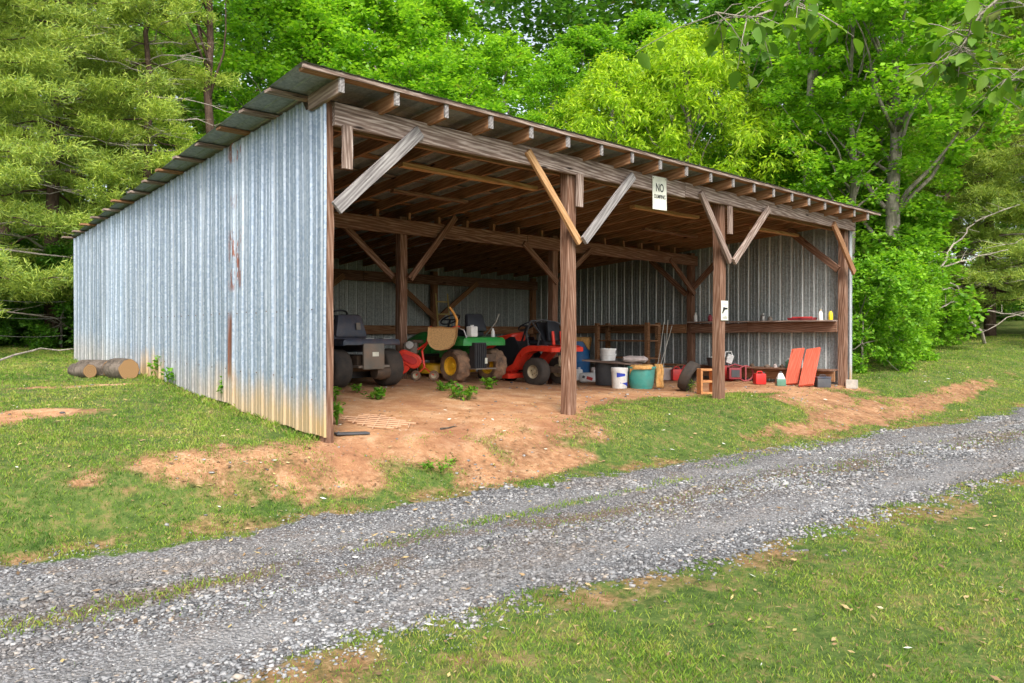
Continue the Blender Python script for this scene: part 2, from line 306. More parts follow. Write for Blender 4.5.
class MB:
    def __init__(s): s.v = []; s.f = []
    def add(s, vs, fs, mtx=None):
        b = len(s.v)
        for v in vs: s.v.append(tuple(mtx @ Vector(v)) if mtx is not None else tuple(v))
        for f in fs: s.f.append([b+i for i in f])
        return s
    def box(s, c, d, rot=(0, 0, 0), taper=1.0, bev=0.0):
        x, y, z = d[0]/2, d[1]/2, d[2]/2; m = Matrix.Translation(c) @ Euler(rot).to_matrix().to_4x4(); t = taper
        if bev <= 0:
            vs = [(-x, -y, -z), (x, -y, -z), (x, y, -z), (-x, y, -z), (-x*t, -y*t, z), (x*t, -y*t, z), (x*t, y*t, z), (-x*t, y*t, z)]
            return s.add(vs, [(0, 3, 2, 1), (4, 5, 6, 7), (0, 1, 5, 4), (1, 2, 6, 5), (2, 3, 7, 6), (3, 0, 4, 7)], m)
        bm = bmesh.new(); bmesh.ops.create_cube(bm, size=1)
        for v in bm.verts:
            k = t if v.co.z > 0 else 1; v.co = Vector((v.co.x*2*x*k, v.co.y*2*y*k, v.co.z*2*z))
        bmesh.ops.bevel(bm, geom=bm.edges[:], offset=bev, segments=2, affect='EDGES', profile=.6)
        bm.verts.ensure_lookup_table(); bm.verts.index_update()
        s.add([v.co for v in bm.verts], [[v.index for v in f.verts] for f in bm.faces], m); bm.free(); return s
    def tube(s, pts, r, seg=8, cap=True):
        pts = [Vector(p) for p in pts]; n = len(pts); rs = r if isinstance(r, (list, tuple)) else [r]*n
        b = len(s.v); up = Vector((0, 0, 1))
        t0 = (pts[1]-pts[0]).normalized(); a = t0.orthogonal().normalized()
        for i, p in enumerate(pts):
            t = ((pts[min(i+1, n-1)]-pts[max(i-1, 0)])).normalized()
            a = (a - t*a.dot(t)); a = a.normalized() if a.length > 1e-6 else t.orthogonal().normalized(); c = t.cross(a)
            for k in range(seg):
                an = 2*math.pi*k/seg; s.v.append(tuple(p + (a*math.cos(an)+c*math.sin(an))*rs[i]))
        for i in range(n-1):
            for k in range(seg):
                k2 = (k+1) % seg; s.f.append([b+i*seg+k, b+i*seg+k2, b+(i+1)*seg+k2, b+(i+1)*seg+k])
        if cap: s.f.append([b+k for k in range(seg)][::-1]); s.f.append([b+(n-1)*seg+k for k in range(seg)])
        return s
    def lathe(s, prof, mtx=None, seg=24, wob=None):
        """prof: (radius, height) about local z"""
        b = len(s.v); m = mtx or Matrix()
        for (r, z) in prof:
            for k in range(seg):
                an = 2*math.pi*k/seg; rr = r*(wob(k, z) if wob else 1); s.v.append(tuple(m @ Vector((rr*math.cos(an), rr*math.sin(an), z))))
        for i in range(len(prof)-1):
            for k in range(seg):
                k2 = (k+1) % seg; s.f.append([b+i*seg+k, b+i*seg+k2, b+(i+1)*seg+k2, b+(i+1)*seg+k])
        return s
    def prism(s, outline, y0, y1, mtx=None, axis='y'):
        """2-D outline (a,b) -> x,z plane extruded in y (or y,z plane extruded in x)"""
        n = len(outline)
        P = (lambda a, b, t: (a, t, b)) if axis == 'y' else ((lambda a, b, t: (t, a, b)) if axis == 'x' else (lambda a, b, t: (a, b, t)))
        vs = [P(a, b, y0) for a, b in outline] + [P(a, b, y1) for a, b in outline]
        fs = [list(range(n)), list(range(2*n-1, n-1, -1))] + [[i, i+n, (i+1) % n+n, (i+1) % n] for i in range(n)]
        return s.add(vs, fs, mtx)
    def build(s, name, mat, parent=None, smooth=False, bevel=0, label=None, loc=None):
        me = bpy.data.meshes.new(name); me.from_pydata(s.v, [], s.f)
        bm = bmesh.new(); bm.from_mesh(me); bmesh.ops.recalc_face_normals(bm, faces=bm.faces[:]); bm.to_mesh(me); bm.free()
        o = link(name, me, mat, parent)
        if smooth: me.shade_smooth(); me.set_sharp_from_angle(angle=R(40))
        if bevel:
            b = o.modifiers.new('b', 'BEVEL'); b.width = bevel; b.segments = 2; b.limit_method = 'ANGLE'
        if label: o['label'] = label
        if loc is not None: o.location = loc
        return o
def board(name, p0, p1, w, h, mat, parent, up=(0, 0, 1), wob=.004, label=None):
    """a sawn board from p0 to p1; local X runs along it (grain), w across, h along 'up'"""
    p0, p1 = Vector(p0), Vector(p1); d = p1-p0; L = d.length; x = d.normalized(); z = Vector(up); z = (z-x*z.dot(x)).normalized(); y = z.cross(x)
    bm = bmesh.new(); n = max(2, int(L/.6)+1); rings = []
    for i in range(n+1):
        t = i/n*L-L/2; oy = rnd.uniform(-wob, wob); oz = rnd.uniform(-wob, wob); c = min(w, h)*.07
        rings.append([bm.verts.new((t, oy+a, oz+b)) for a, b in ((-w/2+c, -h/2), (w/2-c, -h/2), (w/2, -h/2+c), (w/2, h/2-c), (w/2-c, h/2), (-w/2+c, h/2), (-w/2, h/2-c), (-w/2, -h/2+c))])
    for a, b in zip(rings, rings[1:]):
        for k in range(8): bm.faces.new((a[k], a[(k+1) % 8], b[(k+1) % 8], b[k]))
    bm.faces.new(rings[0]); bm.faces.new(rings[-1][::-1]); bmesh.ops.recalc_face_normals(bm, faces=bm.faces[:])
    me = bpy.data.meshes.new(name); bm.to_mesh(me); bm.free(); o = link(name, me, mat, parent)
    mm = Matrix((x, y, z)).transposed().to_4x4(); mm.translation = (p0+p1)/2
    if parent is not None: mm = parent.matrix_basis.inverted() @ mm
    o.matrix_basis = mm
    if label: o['label'] = label
    return o
# ------------------------------------------------------------------ ground (one sheet to the horizon)
def axis(a, b, st, far, g=1.22):
    m = np.arange(a, b, st); o = []; x = b; d = st
    while x < far: o.append(x); d *= g; x += d
    o.append(far); l = []; x = a; d = st
    while x > -far: d *= g; x -= d; l.append(max(x, -far))
    return np.concatenate([np.array(l)[::-1], m, np.array(o)])
U = axis(-7.5, 17.0, .06, 400); S = axis(-6.6, 9.2, .06, 400)
gu, gs = np.meshgrid(U, S, indexing='ij'); gzz = hgt(gu, gs)
V = np.stack([gu, gs, gzz], -1).reshape(-1, 3); nU, nS = len(U), len(S); ii = np.arange(nU*nS).reshape(nU, nS)
F = np.stack([ii[:-1, :-1], ii[1:, :-1], ii[1:, 1:], ii[:-1, 1:]], -1).reshape(-1, 4)
gme = np_mesh('ground', V, F)
for nm, fn in (('gravel', gravel_mask), ('dirt', dirt_mask), ('strip', strip_mask), ('rut', rut_mask), ('mid', mid_mask)):
    a = gme.attributes.new(nm, 'FLOAT', 'POINT'); a.data.foreach_set('value', fn(gu, gs).astype(np.float32).ravel())
gme.shade_smooth(); ground = link('ground', gme, 'ground_soil'); tag(ground, 'lawn, bare red clay and gravel drive surface', None, None, 'structure')

cz = np.array(CAM)
def scatter(n, r0, r1, half=42, p=1.0):
    r = r0*(r1/r0)**(rng.random(n)**p) if p != 1 else r0+(r1-r0)*rng.random(n)
    a = math.atan2(FWD.y, FWD.x) + np.radians(rng.uniform(-half, half, n))
    return cz[0]+r*np.cos(a), cz[1]+r*np.sin(a), r
def slope_z(u, s): return hgt(u, s)

# --- gravel stones
def stones(n):
    u, s, r = scatter(n, 2.6, 17)
    g = gravel_mask(u, s); st = strip_mask(u, s); d = dirt_mask(u, s)
    keep = (rng.random(n) < g*(1-.75*st)*(1-.5*rut_mask(u, s))*(1-.6*mid_mask(u, s))) | (rng.random(n) < .012*(d > .3)) | ((np.abs(s-s_up(u)) < .5) & (rng.random(n) < .006)) | ((np.abs(s-s_lo(u)) < .5) & (rng.random(n) < .006))
    u, s, r = u[keep], s[keep], r[keep]; n = len(u); z = hgt(u, s)
    base = np.array([(-1, -1, -.6), (1, -1, -.6), (1, 1, -.6), (-1, 1, -.6), (-.8, -.8, .6), (.8, -.8, .6), (.8, .8, .6), (-.8, .8, .6)])*.5
    q = base[None]*(1+rng.uniform(-.38, .38, (n, 8, 3)))
    size = 1.0*(.006+.012*rng.random(n)**2.4+.014*(rng.random(n) > .975))*(.7+.6*sm(fbm(u*.9, s*2.2, 88), .35, .65))*(r/4.5)**.38
    q = q*size[:, None, None]*np.stack([np.ones(n)*1.15, rng.uniform(.65, 1.1, n), rng.uniform(.4, .85, n)], -1)[:, None]
    a = rng.uniform(0, 6.28, n); tx = rng.uniform(-.5, .5, n)
    y = q[..., 1]*np.cos(tx)[:, None]-q[..., 2]*np.sin(tx)[:, None]; zz = q[..., 1]*np.sin(tx)[:, None]+q[..., 2]*np.cos(tx)[:, None]; x = q[..., 0]
    X = x*np.cos(a)[:, None]-y*np.sin(a)[:, None]+u[:, None]; Y = x*np.sin(a)[:, None]+y*np.cos(a)[:, None]+s[:, None]; Z = zz+z[:, None]+size[:, None]*.18
    Vv = np.stack([X, Y, Z], -1).reshape(-1, 3)
    f = np.array([(0, 3, 2, 1), (4, 5, 6, 7), (0, 1, 5, 4), (1, 2, 6, 5), (2, 3, 7, 6), (3, 0, 4, 7)])
    Ff = (f[None]+(np.arange(n)*8)[:, None, None]).reshape(-1, 4); return np_mesh('gravel', Vv, Ff)
tag(link('gravel', stones(420000), 'gravel_stone'), 'crushed grey stone spread along the drive', 'gravel', None, 'stuff')

# --- grass blades
def blades(n, r0, r1, name):
    u, s, r = scatter(n, r0, r1, 44)
    g = gravel_mask(u, s); d = dirt_mask(u, s); st = strip_mask(u, s)
    thin = sm(fbm(u*1.7, s*1.7, 60), .34, .52)*.65+.35
    south = (s < s_lo(u)); thin = np.where(south, .35+.65*sm(fbm(u*1.1, s*1.1, 61), .36, .56), thin)
    thin = thin*np.clip(.25+1.9*(fbm(u*5.5, s*5.5, 91, 3)-.22), .15, 1); thin = np.where(south, thin*(1-.6*(1-sm(s_lo(u)-s, .1, .9))*sm(fbm(u*3, s*3, 92), .3, .6)), thin)
    pr = np.clip(1-1.15*sm(d+(fbm(u*9, s*9, 63)-.5)*.9, .2, .8), .012, 1)*np.clip(1-1.3*g, 0, 1)*thin + st*g*.55
    pr = pr*(1-sm(g, .3, .6)*(1-st)) + g*.10*mid_mask(u, s)
    inside = (u > .0) & (u < 11.3) & (s > .1) & (s < 8.8); pr = np.where(inside & (d > .4), 0, pr)
    keep = (rng.random(n) < pr) & ~((u > -.05) & (u < 11.4) & (s > 8.6) & (s < 8.9))
    u, s, r = u[keep], s[keep], r[keep]; n = len(u); z = hgt(u, s); d = d[keep]
    cl = fbm(u*6, s*6, 70); tall = (.012+.024*rng.random(n)**2)*(.45+.9*cl)*np.minimum(1+(np.maximum(r, 4)-4)*.01, 1.3)*(1-.35*d)
    wall = (np.abs(u+.05) < .22) & (s > 0) & (s < 9); tall = np.where(wall, tall*1.9, tall)
    wdt = (.0012+.0014*rng.random(n))*(np.maximum(r, 3)/3.6)**.75
    a = rng.uniform(0, 6.28, n); lean = rng.uniform(.15, 1.1, n)*tall; dx = np.cos(a); dy = np.sin(a); b = rng.uniform(0, 6.28, n)
    wx = np.cos(b)*wdt; wy = np.sin(b)*wdt
    v0 = np.stack([u-wx, s-wy, z-.004], -1); v1 = np.stack([u+wx, s+wy, z-.004], -1)
    v2 = np.stack([u+dx*lean*.4+wx*.8, s+dy*lean*.4+wy*.8, z+tall*.62], -1); v3 = np.stack([u+dx*lean, s+dy*lean, z+tall], -1)
    Vv = np.stack([v0, v1, v2, v3], 1).reshape(-1, 3); Ff = np.arange(n*4).reshape(-1, 4); return np_mesh(name, Vv, Ff)
tag(link('grass', blades(1500000, 2.5, 30, 'grass'), 'grass_blades'), 'short green lawn grass with dry brown patches', 'grass', None, 'stuff')

# ------------------------------------------------------------------ the shed
LU, WS = 11.3, 8.74
def roof_z(s): return 3.335-.066*(s+.42)      # underside of the roof sheets
shed = thing('open_shed', 'open-fronted pole shed of rough timber with galvanised corrugated metal walls and low sloping roof', 'shed', (0, 0, 0))
RT = roof_z
# corrugated wall sheets
def sheet(p0, d, L, top, bot, inn, out, name='wall_sheet', mat='galvanised', lab=None):
    """p0 start (x,y), d unit dir, L length; top(t), bot(t) give z; out = outward normal"""
    prof = []; n = 4
    pitch = L/n
    for k in range(n):
        b = k*pitch
        prof += [(b, 0), (b+.014, .018), (b+.032, .018), (b+.046, 0), (b+pitch*.36, 0), (b+pitch*.36+.006, .004), (b+pitch*.36+.016, .004), (b+pitch*.36+.022, 0),
                 (b+pitch*.66, 0), (b+pitch*.66+.006, .006), (b+pitch*.66+.016, .006), (b+pitch*.66+.022, 0)]
    prof += [(L, 0), (L+.012, .019), (L+.035, .019), (L+.045, .002)]
    vs = []; fs = []; rows = 7; db = rnd.uniform(-.02, .02)
    for (t, o) in prof:
        zt = top(t); zb = bot(t)+db
        for r_ in range(rows):
            z = zb+(zt-zb)*r_/(rows-1); w = o+.004*math.sin(z*2.1+t*3+p0[1]*4)+rnd.uniform(-.0012, .0012)
            vs.append((p0[0]+d[0]*t+out[0]*w, p0[1]+d[1]*t+out[1]*w, z))
    for i in range(len(prof)-1):
        for r_ in range(rows-1): a = i*rows+r_; fs.append((a, a+rows, a+rows+1, a+1))
    mb = MB().add(vs, fs); return mb.build(name, mat, shed, smooth=False, label=lab)
ns = 9; sl = WS/ns
for k in range(ns):
    lab = 'galvanised wall sheet streaked with rust' if k == 1+1 else ('wall sheet with tan mud stain at its foot' if k == 4 else None)
    s0 = k*sl; off = (k % 2)*.003
    if k == 0: s0 = -.10
    o = sheet((-.075-off, s0), (0, 1), sl+(.10 if k == 0 else 0), lambda t, s0=s0: RT(s0+t)-.035+(.0 if s0 > .1 else -.10*(1-sm(np.float64(t), .38, .42))), lambda t, s0=s0: gz(-.3, s0+t)+.02+max(0, .09-.10*(s0+t))*.4, 0, (-1, 0), lab=lab)
nr = 9; sl = WS/nr
for k in range(nr):
    s0 = k*sl
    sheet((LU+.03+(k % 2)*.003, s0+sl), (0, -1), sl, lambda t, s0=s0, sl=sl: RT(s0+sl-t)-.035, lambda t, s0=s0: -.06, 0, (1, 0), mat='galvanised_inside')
nb = 12; ub = LU/nb
for k in range(nb):
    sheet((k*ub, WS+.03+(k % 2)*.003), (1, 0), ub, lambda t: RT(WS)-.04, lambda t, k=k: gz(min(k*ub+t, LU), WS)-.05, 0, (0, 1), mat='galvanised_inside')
# corner trims and bright wrapped edge of the right wall
MB().box((LU+.055, -.015, 1.5), (.10, .012, 3.12)).build('corner_trim', 'galvanised', shed)
# posts (front, middle, back rows)
front = [(-.02, .0), (3.32, 0.0), (6.70, 0.0), (11.2, .07)]
mid = [(.09, 3.53), (3.27, 3.53), (6.69, 3.53), (11.19, 3.53)]
back = [(.09, WS-.08), (3.9, WS-.08), (7.78, WS-.08), (11.19, WS-.08)]
for k, (x, y) in enumerate(front):
    board('post', (x, y, gz(x, y)-.25), (x+(.0, -.01, .02, .0)[k], y, 3.16), .075 if k == 0 else .145, .145, 'wood_red', shed, up=(0, 1, 0), wob=.008)
for x, y in mid: board('post', (x, y, gz(x, y)-.25), (x, y, 2.83), .14, .14, 'wood_red', shed, up=(0, 1, 0), wob=.006)
for x, y in back: board('post', (x, y, gz(x, y)-.25), (x, y, RT(y)-.2), .14, .14, 'wood_brown', shed, up=(0, 1, 0), wob=.006)
# beams
board('beam', (.0, -.105, 3.055), (5.62, -.105, 3.06), .05, .215, 'wood_weathered', shed, wob=.003, label='weathered front beam with bold wood grain')
board('beam', (5.63, -.103, 3.07), (LU-.02, -.103, 3.085), .05, .20, 'wood_weathered', shed, wob=.003)
board('beam', (.1, .10, 3.06), (LU-.1, .10, 3.08), .05, .20, 'wood_brown', shed, wob=.003)
board('beam', (.02, 3.43, 2.665), (5.9, 3.43, 2.665), .05, .225, 'wood_red', shed)
board('beam', (5.91, 3.43, 2.665), (LU-.02, 3.43, 2.655), .05, .225, 'wood_red', shed)
board('beam', (.02, 3.62, 2.70), (LU-.02, 3.62, 2.70), .045, .22, 'wood_brown', shed)
board('beam', (.05, WS-.18, 2.32), (5.7, WS-.18, 2.32), .05, .23, 'wood_red', shed)
board('beam', (5.72, WS-.18, 2.32), (LU-.05, WS-.18, 2.32), .05, .23, 'wood_red', shed)
for u in np.arange(.4, 11, .59): board('cripple', (u+.02, 3.5, 2.775), (u+.02, 3.5, 2.90), .045, .12, 'wood_brown', shed, up=(0, 1, 0))
# rafters, purlins, fascia
for k in range(20):
    u = -.1+k*.5937
    if k == 0:
        board('rafter', (u, -.40, RT(-.4)-.035-.07), (u, .16, RT(.16)-.035-.07), .045, .14, 'wood_weathered', shed); ub_ = .05
    else: ub_ = u
    board('rafter', (ub_, -.40 if k else .1, RT(-.4 if k else .1)-.035-.07), (ub_+rnd.uniform(-.02, .02), WS+.30, RT(WS+.3)-.035-.07), .045, .14, 'wood_brown', shed)
    # weathered end grain of the overhanging tail
    board('rafter_tail', (u, -.425, RT(-.4)-.037-.066), (u, -.403, RT(-.4)-.037-.066), .047, .134, 'wood_grey', shed)
for k in range(15):
    s = -.36+k*.655; e = .455-.022*s+rnd.uniform(-.03, .03)
    if s > WS+.3: break
    board('purlin', (-e, s, RT(s)-.018), (LU+.22, s, RT(s)-.018), .11, .028, 'wood_weathered' if k % 3 else 'wood_brown', shed)
board('fascia', (-.49, -.432, RT(-.43)-.024), (LU+.42, -.432, RT(-.43)-.024), .022, .038, 'wood_weathered', shed, label='thin pale fascia strip along the roof front')
nsr = 18
for k in range(nsr):     # ribbed roof sheets
    u0 = -.5+k*(LU+.95)/nsr; u1 = -.5+(k+1)*(LU+.95)/nsr+.03; w = u1-u0; vs = []; fs = []
    prof = [];
    for j in range(4):
        b = w/4*j; prof += [(b, 0), (b+.012, .006), (b+.03, .006), (b+.042, 0)]
    prof += [(w, 0)]
    for (t, h) in prof:
        for (s, ) in ((-.46, ), (3, ), (6, ), (WS+.34, )):
            uu = u0+t
            if k == 0: uu = uu + .040*(s+.46)*(1-t/w)
            vs.append((uu, s, RT(s)+h+(k % 2)*.002))
    m = 4
    for i in range(len(prof)-1):
        for j in range(m-1): a = i*m+j; fs.append((a, a+m, a+m+1, a+1))
    MB().add(vs, fs).build('roof_sheet', 'roof_metal', shed)
# braces (knee braces of the front row, seen from outside)
def br(p0, p1, mat, w=.05, h=.125, y=None, lab=None): return board('brace', p0, p1, h, w, mat, shed, up=(0, 1, 0) if y is None else y, wob=.003, label=lab)
yb = -.155
br((-.0, yb, 2.17), (.95, yb, 3.05), 'wood_grey', .04, .13, lab='silvery grey knee brace')
br((3.36, yb, 2.12), (2.47, yb, 3.10), 'wood_fresh', .045, .085); br((3.38, yb-.048, 2.14), (4.34, yb-.048, 3.07), 'wood_grey', .045, .11)
br((6.78, yb, 2.10), (5.98, yb, 3.07), 'wood_weathered', .045, .105); br((6.80, yb-.048, 2.10), (7.85, yb-.048, 3.03), 'wood_weathered', .045, .105)
br((11.18, yb, 2.18), (10.30, yb, 3.03), 'wood_brown', .045, .13)
for x, z0 in ((.12, 2.55), (3.36, 2.56), (6.78, 2.53)): board('splice_board', (x, -.15, z0), (x, -.15, 2.955), .10, .04, 'wood_weathered', shed, up=(0, 1, 0))
# inner braces
br((11.1, .12, 2.25), (11.1, 1.15, 3.12), 'wood_red', .045, .13, (1, 0, 0)); br((11.1, 3.45, 2.0), (11.1, 2.65, 2.72), 'wood_red', .045, .12, (1, 0, 0)); br((11.1, 3.6, 1.9), (11.1, 4.6, 2.75), 'wood_red', .045, .12, (1, 0, 0))
br((3.33, 3.39, 1.86), (4.25, 3.39, 2.92), 'wood_red', .045, .10); br((3.2, 3.66, 1.9), (2.3, 3.66, 2.65), 'wood_red', .045, .10)
br((6.66, 3.39, 1.95), (5.8, 3.39, 2.62), 'wood_red', .045, .10); br((6.74, 3.39, 2.0), (7.6, 3.39, 2.62), 'wood_red', .045, .10); br((11.12, 3.39, 1.9), (10.2, 3.39, 2.62), 'wood_red', .045, .10)
for x in (3.9, 7.78): br((x, WS-.2, 1.35), (x-1.3, WS-.2, 2.3), 'wood_brown', .045, .12); br((x, WS-.2, 1.35), (x+1.3, WS-.2, 2.3), 'wood_brown', .045, .12)
# pale planks nailed under the rafters
for a, b in ((1.42, 3.6), (5.68, 7.43), (9.2, 10.93)): board('rail', (a, .87, 2.95), (b, .87, 2.96), .10, .05, 'wood_fresh', shed, label='pale fresh plank under the rafters')
for a, b in ((2.2, 3.5), (7.7, 9.4)): board('rail', (a, 2.2, 2.93), (b, 2.2, 2.93), .09, .04, 'wood_red', shed)
# girts and shelves
board('girt', (.02, WS-.18, 1.08), (5.5, WS-.18, 1.08), .045, .20, 'wood_red', shed); board('girt', (5.52, WS-.18, 1.10), (LU-.1, WS-.18, 1.10), .045, .20, 'wood_brown', shed)
board('girt', (11.10, .14, 1.14), (11.10, 2.05, 1.14), .045, .21, 'wood_red', shed); board('girt', (11.10, 2.06, 1.13), (11.10, 3.46, 1.13), .045, .20, 'wood_red', shed); board('girt', (11.10, 3.6, 1.12), (11.10, WS-.1, 1.12), .045, .20, 'wood_brown', shed)
board('shelf', (11.08, .14, 1.262), (11.08, 3.46, 1.262), .34, .028, 'wood_weathered', shed)
board('girt', (11.0, .14, .18), (11.0, 3.46, .18), .045, .20, 'wood_brown', shed); board('shelf', (10.98, .14, .30), (10.98, 3.46, .30), .42, .03, 'wood_red', shed, label='low dirty bench shelf along the right wall'); board('shelf', (10.98, 3.62, .30), (10.98, 7.9, .30), .42, .03, 'wood_brown', shed)
for x, h in ((.14, 1.30), (.14, 2.2)): board('girt', (x, .2, h), (x, WS-.2, h), .045, .14, 'wood_brown', shed)
# nail heads on the left wall
for zf in (.23, .74):
    for s in np.arange(.12, WS*.55, .242 if zf > .5 else .4):
        z = (1.23 if zf > .5 else .56+.02*s); MB().box((-.104, s, z+rnd.uniform(-.008, .008)), (.006, .014, .014)).build('nail', 'iron_dark', shed)
# concrete footing block at the right corner
t = thing('concrete_block', 'small pale concrete block outside the right front corner of the shed', 'block', (0, 0, 0)); b = at(852, 388)
MB().box((b.x, b.y, b.z+.07), (.30, .18, .17), (0, .05, .3), bev=.01).build('block', 'concrete', t)
# ------------------------------------------------------------------ vegetation
def leaves_np(cen, rad, n_per, L, W, seed, flat=.55, droop=.25, rect=False):
    """rhombic leaves scattered in clusters cen (k,3) of radius rad (k,)"""
    g = np.random.default_rng(seed); k = len(cen); N = k*n_per
    c = np.repeat(cen, n_per, 0); r = np.repeat(rad, n_per)
    q = g.normal(0, 1, (N, 3)); q /= np.linalg.norm(q, axis=1)[:, None]; q *= (g.random(N)**.5)[:, None]; q[:, 2] *= flat
    p = c + q*r[:, None]
    d = g.normal(0, 1, (N, 3)); d[:, 2] = d[:, 2]*.35-droop*.8; d += q*.7; d /= np.linalg.norm(d, axis=1)[:, None]
    nrm = g.normal(0, .42, (N, 3)); nrm[:, 2] += 1; w = np.cross(nrm, d); w /= np.linalg.norm(w, axis=1)[:, None]+1e-6
    l = (L*g.uniform(.6, 1.25, N))[:, None]; ww = (W*g.uniform(.7, 1.2, N))[:, None]
    v = np.stack([p, p+d*l*.45-w*ww*.5, p+d*l, p+d*l*.45+w*ww*.5], 1)
    return v.reshape(-1, 3)
def limb(mb, p, q, r0, r1, seed, sag=.0, seg=6, n=5):
    g = random.Random(seed); p = Vector(p); q = Vector(q); L = (q-p).length; pts = []; rs = []
    for i in range(n+1):
        t = i/n; v = p.lerp(q, t); v.z += math.sin(t*math.pi)*sag*L
        if 0 < i: v += Vector((g.uniform(-1, 1), g.uniform(-1, 1), g.uniform(-.6, .6)))*L*.035
        pts.append(v); rs.append(r0+(r1-r0)*t)
    mb.tube(pts, rs, seg); return pts
TREES = {}
def decid_variant(name, seed, H=10, R_=3.0, low=.25, n_cl=110, n_leaf=190, L=.15, W=.085, flat=.5, droop=.25, r_tr=.16, lean=(0, 0), crad=(.45, .85)):
    g = random.Random(seed); gn = np.random.default_rng(seed)
    tr = MB(); pts = []; rs = []
    for i in range(13):
        t = i/12; pts.append((lean[0]*t*t*H+g.uniform(-.05, .05)*i*.35, lean[1]*t*t*H+g.uniform(-.05, .05)*i*.35, -.3+t*H*.95)); rs.append(r_tr*(1.35 if i == 0 else 1)*(1-t*.86))
    tr.tube(pts, rs, 10)
    cen = []; rad = []
    n_cl = int(n_cl*1.9); n_leaf = int(n_leaf*.56); crad = (crad[0]*.72, crad[1]*.68)
    for i in range(n_cl):
        t = g.random()**.85; z = H*(low+(1-low)*t)
        prof = math.sin(math.pi*min(1, (.18+t*.82)))**.65; lump = .72+.5*math.sin(3*g.random()*6.28)
        a = g.uniform(0, 6.28); lob = 1+.28*math.sin(a*3+seed+z*.9)+.16*math.sin(a*5+z*1.7)
        rr = R_*prof*lob*(.35+.65*g.random()**.5)
        j = min(11, int((z*.86+.3)/(H*.95)*12)); b = Vector(pts[j]); c = Vector((b.x+rr*math.cos(a), b.y+rr*math.sin(a), z+g.uniform(-.3, .3)))
        cen.append(tuple(c)); rad.append(g.uniform(*crad))
        if i % 9 == 0: limb(tr, (b.x, b.y, max(.8, b.z-.35*rr)), c, max(.012, rs[j]*.42), .008, seed*100+i, .04)
    v = leaves_np(np.array(cen), np.array(rad), n_leaf, L, W, seed, flat, droop)
    me = np_mesh('crown', v, np.arange(len(v)).reshape(-1, 4)); me.materials.append(M['leaf'])
    t_o = bpy.data.meshes.new('trunk'); t_o.from_pydata(tr.v, [], tr.f); t_o.shade_smooth(); t_o.materials.append(M['bark_grey'])
    TREES[name] = (t_o, me)
decid_variant('maple', 1, 11, 3.1, .12, 130, 210, .15, .11)
decid_variant('oak', 2, 12, 3.4, .2, 120, 210, .17, .10, .5, .1)
decid_variant('willowy', 3, 9, 3.2, .05, 190, 190, .19, .055, .75, 1.1, crad=(.4, .7))
decid_variant('slim', 4, 14, 2.3, .3, 100, 200, .15, .10, .5, .2, .17)
decid_variant('poplar', 5, 15, 3.1, .30, 190, 200, .17, .13, .45, .2, .24, (.01, .0))
decid_variant('bush', 6, 3.2, 1.7, -.02, 70, 240, .13, .10, .6, .2, .05, crad=(.35, .6))
decid_variant('sapling', 7, 6, 2.0, .05, 90, 190, .15, .10, .5, .15, .07, crad=(.35, .6))
decid_variant('tallbare', 8, 16, 2.3, .60, 70, 200, .16, .12, .45, .2, .19)
